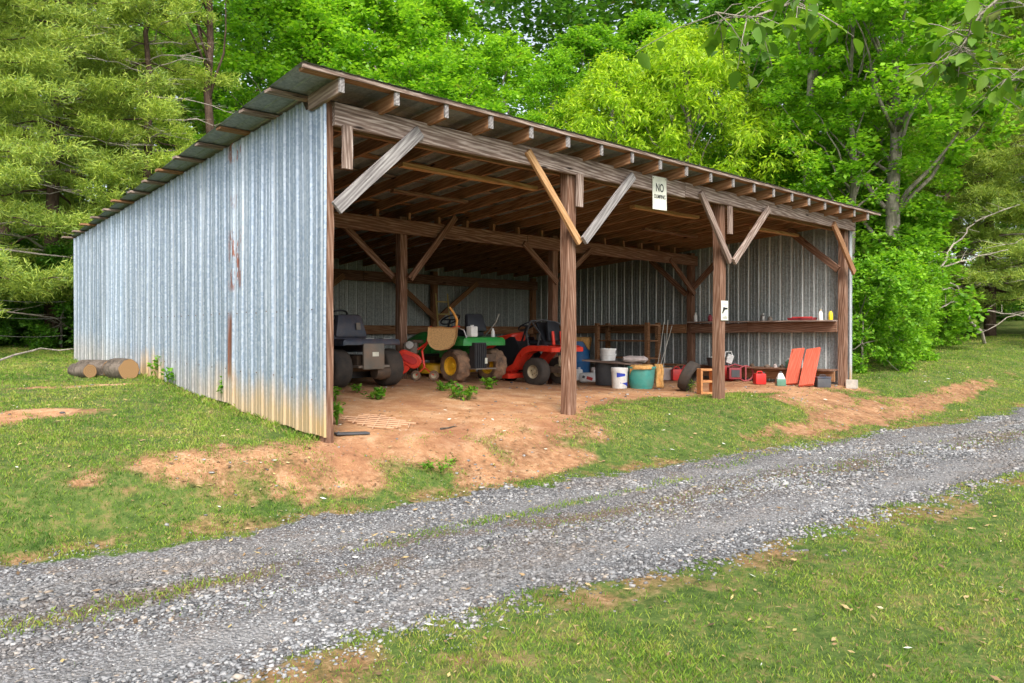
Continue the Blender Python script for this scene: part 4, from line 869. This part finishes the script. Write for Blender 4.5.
fr.tube([(-.26, .26, .70), (-.27, .30, .95), (-.24, .22, 1.15), (-.1, .02, 1.16), (.12, -.10, 1.12), (.25, -.18, 1.0), (.27, -.2, .72)], .016, 8); fr.tube([(-.26, .05, .70), (-.25, .0, .92), (-.24, .22, 1.15)], .014, 8); fr.build('seat_frame', 'plastic_dark', rt, True)
MB().box((0, .06, .95), (.46, .05, .40), (R(-30), 0, 0), taper=.8, bev=.02).build('seat_cover', 'vinyl_black', rt, True)
for x in (-.13, .10): MB().box((x, -.20, .84), (.065, .03, .25), (R(-6), 0, 0), taper=.85, bev=.012).build('seat_spring_cover', 'paint_red', rt, True)
MB().box((.04, -.34, .44), (.26, .12, .20), bev=.02).build('engine', 'rim_cream', rt, True); MB().box((.03, -.30, .27), (.34, .1, .08), bev=.02).build('rear_hitch', 'iron_dark', rt, True)
for x in (-.1, .17): MB().tube([(x, -.36, .50), (x, -.36, .62)], .014).build('strut', 'steel', rt)
MB().box((0, .5, .28), (.28, 1.8, .10), bev=.01).build('frame', 'iron_dark', rt); MB().tube([(-.36, 0, .25), (.36, 0, .25)], .04).build('axle', 'iron_dark', rt, True); steer(rt, .52, 1.06)
# tiller
VZ = math.atan2(RGT.y, RGT.x); b = at(418, 380.5); tl = thing('garden_tiller', 'old red rear-tine tiller with tiny wheels standing by the middle post', 'tiller', b, VZ)
def hull2(cs, n=10):
    P = []
    for (x, z, r) in cs: P += [(x+r*math.cos(a*6.283/16), z+r*math.sin(a*6.283/16)) for a in range(16)]
    P = sorted(set(P)); 
    def half(Q):
        o = []
        for p in Q:
            while len(o) > 1 and (o[-1][0]-o[-2][0])*(p[1]-o[-2][1])-(o[-1][1]-o[-2][1])*(p[0]-o[-2][0]) <= 0: o.pop()
            o.append(p)
        return o[:-1]
    return half(P)+half(P[::-1])
MB().prism(hull2([(-.05, .30, .115), (-.21, .38, .10)]), -.12, -.02).build('belt_guard', 'paint_red', tl, bevel=.018)
MB().prism(hull2([(-.24, .19, .09), (-.20, .22, .09)]), -.10, -.04).build('tine_guard', 'paint_red', tl, bevel=.015)
MB().prism(hull2([(-.06, .305, .06), (-.19, .365, .05)]), -.135, -.115).build('guard_boss', 'plastic_red', tl, bevel=.008)
tn = MB()
for k in range(8): a = k*.785; tn.box((-.33+.10*math.cos(a), .02, .12+.10*math.sin(a)), (.03, .22, .11), (0, -a, 0))
tn.build('tines', 'iron_dark', tl)
MB().box((-.12, .10, .50), (.22, .2, .18), bev=.03).build('engine', 'plate_grey', tl, True); MB().lathe([(.001, .05), (.06, .05), (.07, 0), (.07, -.05), (.001, -.05)], Matrix.Translation((-.12, -.02, .55)) @ Matrix.Rotation(R(90), 4, 'X'), 16).build('muffler', 'steel', tl, True)
MB().box((-.02, .1, .60), (.18, .12, .06), bev=.02).build('fuel_tank', 'iron_dark', tl, True)
for x in (-.03, .25):
    w_ = MB().lathe([(.045, -.025), (.072, -.025), (.078, 0), (.072, .025), (.045, .025)], Matrix.Rotation(R(90), 4, 'X'), 20).build('wheel', 'rubber_mud', tl, True, loc=(x, -.03, .078)); MB().lathe([(.05, -.012), (.001, -.016)], Matrix.Rotation(R(90), 4, 'X'), 16).build('rim', 'rim_cream', w_, True)
MB().tube([(-.03, -.01, .078), (.10, 0, .20), (.25, -.01, .078)], .012).tube([(.10, 0, .20), (.06, .02, .46)], .018).tube([(.06, .02, .46), (.13, -.02, .56), (.2, -.02, .84)], .014).build('wheel_fork', 'paint_red', tl, True)
for y in (-.1, .2):
    MB().tube([(.0, y*.3, .48), (.14, y*.8, .58), (.34, y, .72), (.56, y, .82), (.64, y, .84)], .013).build('handlebar', 'paint_red', tl, True)
MB().tube([(.60, -.1, .84), (.615, -.1, .93), (.57, -.1, 1.03), (.50, -.1, 1.13)], [.018, .02, .02, .016]).build('grip', 'grip_orange', tl, True)
MB().tube([(.62, -.1, .82), (.72, -.12, .78), (.76, -.12, .66)], .009).build('lever', 'steel', tl, True)
# burlap bag on its handlebar
b2 = Vector((b.x, b.y, b.z)); sk = thing('burlap_bag', 'tan burlap bag hanging from the orange grip of the red tiller', 'bag', b, VZ)
g_ = [(.17, .83), (.16, .62), (.20, .53), (.28, .475), (.38, .465), (.50, .49), (.58, .56), (.62, .68), (.63, .84), (.56, .82), (.48, .825), (.36, .84), (.26, .83)]
mb = MB(); n = len(g_); cx, cz_ = .39, .66
for y, k in ((-.17, .86), (-.20, .97), (-.145, 1.0), (-.11, .94)): mb.v += [(cx+(x-cx)*k, y+.01*math.sin(x*30), cz_+(z-cz_)*k) for x, z in g_]
for i in range(3): mb.f += [[i*n+k, i*n+(k+1) % n, (i+1)*n+(k+1) % n, (i+1)*n+k] for k in range(n)]
mb.f += [list(range(n)), list(range(3*n, 4*n))[::-1]]; mb.build('sack', 'burlap', sk, True)
# small containers on the green tractor
def vessel(name, label, cat, prof, loc, mat, parts=(), rz=0, group=None, seg=24):
    t = thing(name, label, cat, loc, rz, group); MB().lathe(prof, None, seg).build('body', mat, t, True)
    for (pn, pr, pm) in parts: MB().lathe(pr, None, seg).build(pn, pm, t, True)
    return t
def loc_on(root, x, y, z): return root.location + Matrix.Rotation(root.rotation_euler.z, 3, 'Z') @ Vector((x, y, z))
t = thing('white_jug', 'square white jug standing on the left fender of the green tractor', 'jug', loc_on(gt, -.24, -.22, .74), .1); MB().box((0, 0, .085), (.15, .12, .17), bev=.02).build('body', 'plastic_white', t, True); MB().lathe([(.03, .165), (.03, .19), (.001, .19)], None, 12).build('cap', 'plastic_white', t)
vessel('bottle', 'small clear-white bottle on the right end of the green fender', 'bottle', [(.001, 0), (.03, 0), (.032, .09), (.015, .12), (.015, .14), (.001, .14)], loc_on(gt, .33, -.1, .74), 'plastic_white')
# ladder
t = thing('ladder', 'old yellow ladder leaning on the back wall behind the green tractor', 'ladder', (7.78, 8.1, gz(7.8, 8.1)))
for x in (-.18, .18): MB().tube([(x, 0, 0), (x, .25, 1.95)], .02, 6).build('rail', 'ladder_yellow', t)
for k in range(6): MB().box((0, .04+.042*k, .25+.3*k), (.34, .03, .03)).build('rung', 'ladder_yellow', t)
# shovel handle
t = thing('long_handled_shovel', 'shovel with a pale wooden handle leaning by the black mower', 'shovel', (0, 0, 0)); a = pt(342, 321, 11.9); c = pt(327, 366, 11.7); e = c+(c-a)*.32; e.z = max(e.z, gz(e.x, e.y)+.02)
MB().tube([a, c], .016).build('handle', 'wood_fresh', t, True); MB().tube([c, c.lerp(e, .5), e], [.02, .075, .05], 8).build('blade', 'iron_dark', t)
# blue barrel with cloth
b = Vector((10.45, 6.3, gz(10.45, 6.3))); prof = [(.001, 0), (.27, 0), (.285, .03), (.285, .27), (.297, .29), (.285, .31), (.285, .58), (.297, .60), (.285, .62), (.28, .85), (.26, .87), (.001, .86)]
vessel('barrel', 'tall blue plastic barrel by the back part of the right wall', 'barrel', prof, b, 'plastic_blue', seg=32)
def drape(name, label, loc, r, drop, points, seed, mat='cloth_tan', cat='cloth', rz=0, k=1.0):
    t = thing(name, label, cat, loc, rz); g = random.Random(seed); V_ = []; n = 40; rings = [0, .35, .7, 1.0]
    dr = [drop*(.25+.75*max(0, math.sin(i/n*6.283*points/2+seed))**1.5) for i in range(n)]
    for q in rings: V_ += [(r*q*math.cos(i*6.283/n), r*q*k*math.sin(i*6.283/n), .012+.012*math.sin(i*1.7+q*5)) for i in range(n)]
    for q in (.05, .5, 1.0): V_ += [((r+.012+.012*math.sin(i*1.3))*math.cos(i*6.283/n), (r*k+.012+.012*math.sin(i*1.3))*math.sin(i*6.283/n), -dr[i]*q) for i in range(n)]
    F_ = [[a*n+i, a*n+(i+1) % n, (a+1)*n+(i+1) % n, (a+1)*n+i] for a in range(6) for i in range(n)]
    me = bpy.data.meshes.new('cloth'); me.from_pydata(V_, [], F_); me.shade_smooth(); o = link('cloth', me, mat, t); s_ = o.modifiers.new('s', 'SOLIDIFY'); s_.thickness = .008; return t
drape('cloth', 'tan cloth draped in points over the top of the blue barrel', b+Vector((0, 0, .875)), .30, .30, 5, 2)
# table: plank on dark bin and teal tub
b = at(606, 385); vessel('waste_bin', 'dark grey woven bin holding up the left end of the plank', 'bin', [(.001, 0), (.19, 0), (.20, .02), (.215, .44), (.225, .45), (.20, .45), (.18, .03), (.001, .03)], b, 'plastic_dark'); bin_ = b
b = at(641.5, 388.5); tub = b; vessel('tub', 'teal plastic tub holding up the right end of the plank', 'tub', [(.001, 0), (.19, 0), (.20, .02), (.205, .05), (.215, .06), (.245, .36), (.262, .37), (.262, .40), (.24, .40), (.235, .36), (.19, .04), (.001, .04)], b, 'plastic_teal')
p0 = bin_+Vector((-.25, .28, .0)); p0.z = bin_.z+.475; p1 = tub+Vector((.12, .16, 0)); p1.z = tub.z+.43
board('wooden_plank', p0, p1, .34, .03, 'wood_weathered', None); tag(bpy.context.scene.collection.objects[-1] if False else [o for o in C.objects if o.name.startswith('wooden_plank')][-1], 'rough weathered plank laid across the dark bin and the teal tub', 'plank')
q = p0.lerp(p1, .40); 
for k in range(2): vessel('bucket', ('lower' if k == 0 else 'upper')+' white bucket of the short stack on the plank', 'bucket', [(.001, 0), (.135, 0), (.15, .10), (.158, .105), (.158, .13), (.145, .13), (.13, .02), (.001, .02)], Vector((q.x+.1, q.y+.05, q.z+.017+k*.10)), 'plastic_white', group='buckets stacked on the plank')
q = p0.lerp(p1, .92); t = thing('feed_bag', 'limp pinkish-grey bag lying on the right end of the plank', 'bag', Vector((q.x, q.y, q.z+.015)), VZ); MB().lathe([(.001, -.22), (.07, -.2), (.10, -.06), (.075, .08), (.09, .18), (.03, .25), (.001, .26)], Matrix.Translation((0, 0, .07)) @ Matrix.Rotation(R(90), 4, 'Y') @ Matrix.Scale(.7, 4, (1, 0, 0)), 18, lambda k, z: 1+.15*math.sin(k*2.1+z*20)).build('sack', 'bag_grey', t, True)
b = at(619.5, 388.3); t = vessel('bucket', 'white bucket with slanted blue printing in front of the dark bin', 'bucket', [(.001, 0), (.13, 0), (.135, .01), (.147, .30), (.155, .30), (.157, .345), (.150, .37), (.14, .37), (.125, .02), (.001, .02)], b, 'plastic_white')
for (z0, z1, z2, z3, a0, a1) in ((.20, .285, .225, .285, 200, 262), (.10, .12, .03, .12, 225, 300)):
    mb = MB(); n = 14
    for i in range(n+1):
        f = i/n; an = R(a0+(a1-a0)*f); lo = z0+(z2-z0)*f if z0 > .15 else .11-.08*f; hi = z1-.02*f if z0 > .15 else .115-.02*(1-f)
        for z in (lo, hi): r_ = .1372+.012*(z/.3); mb.v.append((r_*math.cos(an), r_*math.sin(an), z))
    mb.f = [[2*i, 2*i+2, 2*i+3, 2*i+1] for i in range(n)]; mb.build('printing', 'plastic_blueprint', t)
drape('cloth', 'tan cloth hanging over the front rim of the teal tub', tub+Vector((-.06, -.05, .405)), .20, .20, 3, 5, k=.9)
t = thing('cloth', 'tan cloth hanging down to the floor off the right end of the plank', 'cloth', tub+Vector((.25, -.12, 0)), VZ); mb = MB()
for i in range(9):
    z = .44-.43*i/8
    for j in range(5): mb.v.append((-.02+.14*j/4+.03*i/8+.008*math.sin(i), -.04+.025*math.sin(j*2.2+i*.6), z))
mb.f = [[i*5+j, i*5+j+1, (i+1)*5+j+1, (i+1)*5+j] for i in range(8) for j in range(4)]; o = mb.build('fabric', 'cloth_tan', t, True); o.modifiers.new('s', 'SOLIDIFY').thickness = .02
# bags and jug left of the bin
def sack(name, label, px, py, w, h, dp, mat, seed, cat='bag', marks=()):
    b = at(px, py); t = thing(name, label, cat, b, VZ); mb = MB().box((0, 0, h/2), (w, dp, h), bev=min(w, h, dp)*.28); g = random.Random(seed)
    mb.v = [(x+g.uniform(-.015, .015)+.02*math.sin(z*18+seed), y+g.uniform(-.012, .012), max(0, z+g.uniform(-.012, .012)+.03*x)) for x, y, z in mb.v]; mb.build('sack', mat, t, True)
    for (x, z, ww, hh, m) in marks: MB().box((x, -dp/2-.008, z), (ww, .01, hh), (0, .3, 0)).build('printing', m, t)
sack('feed_bag', 'slumped white bag with red printing in front of the blue barrel', 588, 382.5, .34, .20, .22, 'plastic_white', 3, marks=((.02, .09, .12, .06, 'plastic_red'), (-.1, .12, .05, .05, 'plastic_dark')))
sack('feed_bag', 'small crumpled white bag against the dark bin', 594, 379, .15, .26, .14, 'bag_grey', 8, marks=((0, .15, .04, .1, 'plastic_white'),))
b = at(579, 380.5); t = thing('white_jug', 'white jug right beside the second post', 'jug', b, VZ); MB().box((0, 0, .12), (.16, .14, .24), taper=.9, bev=.03).build('body', 'plastic_white', t, True); MB().lathe([(.03, .24), (.03, .28), (.001, .28)], None, 12).build('cap', 'plastic_white', t)
# rack by the back half of the right wall and the thin rods
t = thing('wooden_rack', 'dark wooden rack standing against the back half of the right wall', 'rack', (10.72, 5.0, gz(10.7, 5.0)))
for x, y in ((-.2, -.75), (.2, -.75), (-.2, .75), (.2, .75)): MB().box((x, y, .62), (.09, .09, 1.24)).build('leg', 'wood_brown', t)
for z in (.42, .82, 1.18): MB().box((0, 0, z), (.44, 1.62, .035)).build('rack_shelf', 'wood_brown', t)
for k, (a0, a1, b0, b1) in enumerate(((655, 368, 664, 322), (656, 366, 672, 326), (662, 366, 668, 320))):
    t = thing('cane', ('leftmost', 'slanted middle', 'rightmost')[k]+' of the three thin pale canes leaning against the right wall', 'cane', (0, 0, 0), 0, 'thin canes leaning on the right wall'); p = pt(a0, a1, 16.6+.2*k); p.z = gz(p.x, p.y); q = pt(b0, b1, 17.3)
    MB().tube([p, p.lerp(q, .5)+Vector((.03, 0, .02)), q], .009, 6).build('stick', 'rope_white', t, True)
# boxes and cans near the middle right post
b = at(667, 380); t = thing('cardboard_box', 'dirty brown box left of the two red fuel cans', 'box', b, VZ); MB().box((0, 0, .13), (.22, .2, .26), bev=.01).build('carton', 'bag_grey', t); MB().box((0, 0, .262), (.20, .18, .01)).build('lid', 'burlap', t)
def jerry(px, py, label, w=.2, h=.26, d=.16, mat='plastic_red', group='red fuel cans'):
    b = at(px, py); t = thing('fuel_can', label, 'can', b, VZ+.15, group); MB().box((0, 0, h*.45), (w, d, h*.9), bev=.03).build('body', mat, t, True); MB().tube([(-w*.28, 0, h*.86), (-w*.2, 0, h*1.06), (w*.2, 0, h*1.06), (w*.3, 0, h*.86)], .013, 8).build('handle', mat, t, True); MB().tube([(w*.34, 0, h*.86), (w*.42, 0, h*.99)], .022, 10).build('spout', 'plastic_dark', t, True)
jerry(676.5, 380.5, 'left of the two red fuel cans behind the leaning tyre', .22, .27); jerry(685.5, 380, 'right of the two red fuel cans behind the leaning tyre', .18, .29)
jerry(759.5, 384.5, 'lone square red fuel can on the clay right of the third post', .22, .24)
# leaning tyre and clay block
b = at(688.5, 391.5); t = thing('loose_tyre', 'bare muddy tyre leaning beside the hollow clay block', 'tyre', b, VZ)
m = Matrix.Translation((.02, .06, .262)) @ Matrix.Rotation(R(28), 4, 'Y') @ Matrix.Rotation(R(-26), 4, 'Z') @ Matrix.Rotation(R(90), 4, 'Y'); rr, ww = .275, .17
MB().lathe([(rr*.66, -ww*.4), (rr*.64, -ww*.5), (rr*.82, -ww*.56), (rr*.95, -ww*.45), (rr, -ww*.2), (rr, ww*.2), (rr*.95, ww*.45), (rr*.82, ww*.56), (rr*.64, ww*.5), (rr*.66, ww*.4), (rr*.78, ww*.3), (rr*.84, 0), (rr*.78, -ww*.3), (rr*.66, -ww*.4)], m, 40, lambda k, z: 1-(.025 if k % 4 < 2 and abs(z) < ww*.42 else 0)).build('rubber', 'rubber', t, True)
b = at(706, 394); t = thing('hollow_block', 'orange hollow clay block standing on end against the third post', 'block', b, VZ+.12); mb = MB(); w, h, dp, th = .25, .42, .20, .035
for (x, z, a, c) in ((-w/2+th/2, h/2, th, h), (w/2-th/2, h/2, th, h), (0, th/2, w-2*th, th), (0, h/2, w-2*th, th), (0, h-th/2, w-2*th, th)): mb.box((x, 0, z), (a, dp, c))
mb.build('block', 'clay', t, bevel=.006)
# items against the right wall behind the third post
b = pt(707, 380, 15.4); b.z = gz(b.x, b.y); t = thing('wash_tub', 'grey tub seen between the clay block and the third post', 'tub', (10.65, 2.55, .318), 0); MB().lathe([(.001, 0), (.15, 0), (.19, .17), (.20, .18), (.18, .18), (.14, .02), (.001, .02)], None, 24).build('body', 'plastic_dark', t, True); MB().tube([(-.18, 0, .18), (-.05, -.1, .24), (.14, -.1, .22)], .022, 8).build('hose', 'rope_white', t, True)
b = at(737, 381.5); t = thing('hose_reel', 'maroon cart with a round hoop standing right of the third post', 'cart', b, VZ)
MB().box((-.06, 0, .17), (.26, .2, .24), bev=.02).build('body', 'plastic_maroon', t, True); MB().box((-.06, -.108, .17), (.17, .01, .15)).build('panel', 'plastic_dark', t)
MB().lathe([(.155+.017*math.cos(a*.785), .017*math.sin(a*.785)) for a in range(9)], Matrix.Translation((.17, -.03, .17)) @ Matrix.Rotation(R(90), 4, 'X'), 28).build('hoop', 'plastic_maroon', t, True)
MB().box((.17, -.03, .17), (.03, .03, .30)).build('spoke', 'plastic_maroon', t); MB().tube([(-.2, 0, .3), (-.05, 0, .36), (.12, 0, .31)], .015).build('handle', 'plastic_maroon', t, True)
b = at(727, 380.5); t = thing('tool_case', 'bright red case just behind the third post', 'case', b, VZ); MB().box((0, 0, .16), (.22, .2, .32), bev=.02).build('body', 'plastic_red', t, True); MB().tube([(-.06, 0, .32), (-.05, 0, .36), (.05, 0, .36), (.06, 0, .32)], .01).build('handle', 'plastic_dark', t)
t = thing('chainsaw', 'white and black chainsaw resting on top of the red case', 'chainsaw', b+Vector((.06, -.02, .37)), VZ); MB().box((0, 0, .09), (.14, .12, .2), (0, .35, 0), bev=.03).build('housing', 'plastic_white', t, True); MB().tube([(-.1, 0, .12), (-.08, 0, .24), (.04, 0, .25), (.07, 0, .14)], .014).build('handle', 'plastic_white', t, True); MB().box((.11, 0, .0), (.24, .02, .06), (0, .7, 0), bev=.008).build('guide_bar', 'plastic_dark', t)
# shelf clutter (high shelf z 1.276, low shelf z .315)
def shelf_u(px, u=11.0):     # where a wall plane at u is seen at this pixel column
    r = (px-512)/768; return (-1.737+.733*u-r*(7.25+.68*u))/(.68+.733*r)
def bottle(px, label, h, r, mat, cap, z=1.277, u=11.05, cat='bottle', name='bottle', grp=None):
    t = thing(name, label, cat, (u, shelf_u(px, u), z), 0, grp); MB().lathe([(.001, 0), (r*.95, 0), (r, .01), (r, h*.62), (r*.55, h*.80), (r*.4, h*.84), (r*.4, h*.9), (.001, h*.9)], None, 16).build('body', mat, t, True); MB().lathe([(r*.46, h*.86), (r*.46, h), (.001, h)], None, 12).build('cap', cap, t)
GS = 'bottles and jars on the wall shelf'
bottle(820.5, 'white bottle with a pale cap at the right end of the high shelf', .21, .042, 'plastic_white', 'rim_cream', grp=GS); bottle(830.5, 'yellow bottle with a black cap beside the front right post', .20, .042, 'plastic_yellow', 'plastic_dark', grp=GS)
bottle(695.5, 'pale bottle at the far left end of the high shelf', .20, .04, 'plastic_white', 'plastic_white', grp=GS); bottle(763, 'clear jar in the middle of the high shelf', .15, .06, 'steel', 'steel', cat='jar', name='jar', grp=GS)
bottle(710, 'dark red can near the left end of the high shelf', .17, .05, 'plastic_maroon', 'plastic_dark', cat='can', name='paint_can', grp=GS); bottle(770, 'dull tin between the clear jar and the red trays', .09, .05, 'plate_grey', 'iron_dark', cat='can', name='tin', grp=GS)
for px, lab in ((797, 'left'), (807, 'right')):
    t = thing('tray', lab+' of the two flat red trays on the high shelf', 'tray', (11.03, shelf_u(px, 11.03), 1.277), 0, 'red trays on the high shelf'); MB().box((0, 0, .025), (.2, .30, .05), taper=1.1, bev=.012).build('body', 'plastic_maroon', t, True); MB().box((0, 0, .058), (.06, .2, .02), (0, 0, .3), bev=.005).build('handle', 'plastic_red', t)
bottle(789, 'pale green glass jar on the low bench behind the orange planks', .20, .075, 'glass_green', 'plastic_white', .316, 10.95, 'jar', 'jar', 'clutter on the low bench')
for k, (px, h, r, m, lab) in enumerate(((752, .07, .05, 'iron_dark', 'rusty tin lying left end of the low bench'), (767, .06, .06, 'plate_grey', 'flat grey tin above the lone red fuel can'), (775, .08, .04, 'bag_grey', 'small brown tin halfway along the low bench'), (782, .07, .05, 'iron_dark', 'dark tin just left of the pale green jar'))):
    bottle(px, lab, h, r, m, m, .316, 10.93, 'can', 'tin', 'clutter on the low bench')
b = at(780.5, 386); t = thing('oil_jug', 'grey and green jug on the floor at the left foot of the orange planks', 'jug', b, VZ); MB().box((0, 0, .07), (.18, .13, .14), bev=.02).build('base', 'glass_green', t, True); MB().box((0, 0, .19), (.16, .12, .12), taper=.45, bev=.02).build('body', 'plastic_white', t, True); MB().lathe([(.025, .25), (.025, .28), (.001, .28)], None, 10).build('cap', 'plastic_dark', t)
b = at(822.5, 387.3); t = thing('toolbox', 'dark blue-grey toolbox between the orange planks and the front right post', 'toolbox', b, VZ); MB().box((0, 0, .085), (.25, .18, .17), bev=.012).build('body', 'plastic_dark', t, True); MB().box((0, 0, .185), (.265, .19, .035), bev=.008).build('lid', 'navy', t, True); MB().tube([(-.06, 0, .2), (-.05, 0, .23), (.05, 0, .23), (.06, 0, .2)], .008).build('handle', 'plastic_dark', t)
# orange planks
for k, (px, py, ux, sx) in enumerate(((791, 385.5, 10.98, .84), (806, 387.3, 10.98, .52))):
    b = at(px, py); o = board('painted_plank', (b.x, b.y, b.z+.03), (ux-.06, sx, .70+k*.005), .27 if k else .25, .045, 'wood_orange', None, up=(-1, 0, .9)); tag(o, ('left' if k == 0 else 'right')+' one of the two orange painted planks leaning on the right wall', 'plank', 'orange planks leaning on the wall')
    o2 = board('batten', o.matrix_basis @ Vector((-.36, -.10, -.035)), o.matrix_basis @ Vector((-.36, .10, -.035)), .05, .03, 'wood_orange', None)
    mw = o2.matrix_basis.copy(); o2.parent = o; o2.matrix_basis = o.matrix_basis.inverted() @ mw
# sign on the beam and sign on the third post
def text_mesh(body, size, name='lettering'):
    cu = bpy.data.curves.new('t', 'FONT'); cu.body = body; cu.size = size; cu.align_x = 'CENTER'; cu.align_y = 'CENTER'; cu.extrude = .001; cu.offset = size*.012
    o = bpy.data.objects.new('t', cu); C.objects.link(o); dg = bpy.context.evaluated_depsgraph_get(); me = bpy.data.meshes.new_from_object(o.evaluated_get(dg)); bpy.data.objects.remove(o); me.materials.clear(); return me
sg = thing('sign', 'white NO DUMPING sign hanging on the front beam right of the second post', 'sign', (5.0, -.142, 2.93), 0); sg.rotation_euler = (0, R(-1.5), 0)
MB().box((0, 0, 0), (.315, .008, .45), bev=.002).build('panel', 'paper_white', sg)
for tx, sz, z in (('NO', .115, .07), ('DUMPING', .057, -.05)):
    me = text_mesh(tx, sz); o = link('lettering', me, 'ink', sg); o.location = (0, -.006, z); o.rotation_euler = (R(90), 0, 0); o.scale = (1.0, 1.35, 1)
for x, z in ((-.14, .2), (.14, .2)): MB().lathe([(.008, 0), (.001, .003)], Matrix.Translation((x, -.005, z)) @ Matrix.Rotation(R(90), 4, 'X'), 8).build('nail', 'iron_dark', sg)
s2 = thing('sign', 'small white notice with a black pistol silhouette on the third post', 'sign', (6.735, -.082, 1.36), 0)
MB().box((0, 0, 0), (.19, .006, .30), bev=.001).build('panel', 'paper_white', s2)
gun = [(.075, .02), (.075, .042), (-.01, .048), (-.03, .055), (-.045, .04), (-.05, .02), (-.075, -.04), (-.045, -.05), (-.028, -.012), (-.012, -.014), (-.008, .008), (.01, .014)]
MB().prism([(x, z) for x, z in gun], -.0065, -.004).build('pistol_mark', 'ink', s2)
for k, w in enumerate((.13, .10, .14, .12)): MB().box((0, -.0045, (.10, -.085, -.105, -.12)[k]), (w, .003, .006)).build('text_line', 'plate_grey', s2)
# lattice and stick on the clay
b = at(377, 423); t = thing('lattice_panel', 'broken pale lattice half sunk in the clay in front of the left bay', 'lattice', (b.x, b.y, b.z+.012)); 
sl_ = (gz(b.x-.3, b.y+.32)-gz(b.x+.3, b.y-.32))/.88; t.rotation_euler = (math.atan(sl_), 0, R(-47+90-90)+.82)
for sg_ in (1, -1):
    for k in range(-8, 9):
        o_ = k*.19; pts = []       # line y = sg*x + o clipped to the panel
        for i in range(61):
            xx = -.27+.54*i/60; yy = sg_*xx*1.25+o_
            if abs(yy) < .46-.04*(k % 3): pts.append((xx, yy))
        if len(pts) > 8: MB().tube([(pts[0][0], pts[0][1], .004 if sg_ > 0 else .012), (pts[-1][0], pts[-1][1], .004 if sg_ > 0 else .012)], .008, 4).build('slat', 'lattice_tan', t)
t = thing('rubber_mat', 'dark strip of rubber lying in the clay by the front left post', 'mat', at(352, 435)); t.rotation_euler = (0, 0, R(-10)); mb = MB().box((0, 0, .015), (.34, .10, .02), (0, .04, 0), bev=.006); mb.build('strip', 'plastic_dark', t)
t = thing('stick', 'short brown stick lying on the clay between the first two posts', 'stick', at(450, 429)); mb = MB(); limb(mb, (-.13, 0, .012), (.14, .05, .012), .012, .008, 4, 0, 6, 4); mb.build('wood', 'bark_log', t, True)
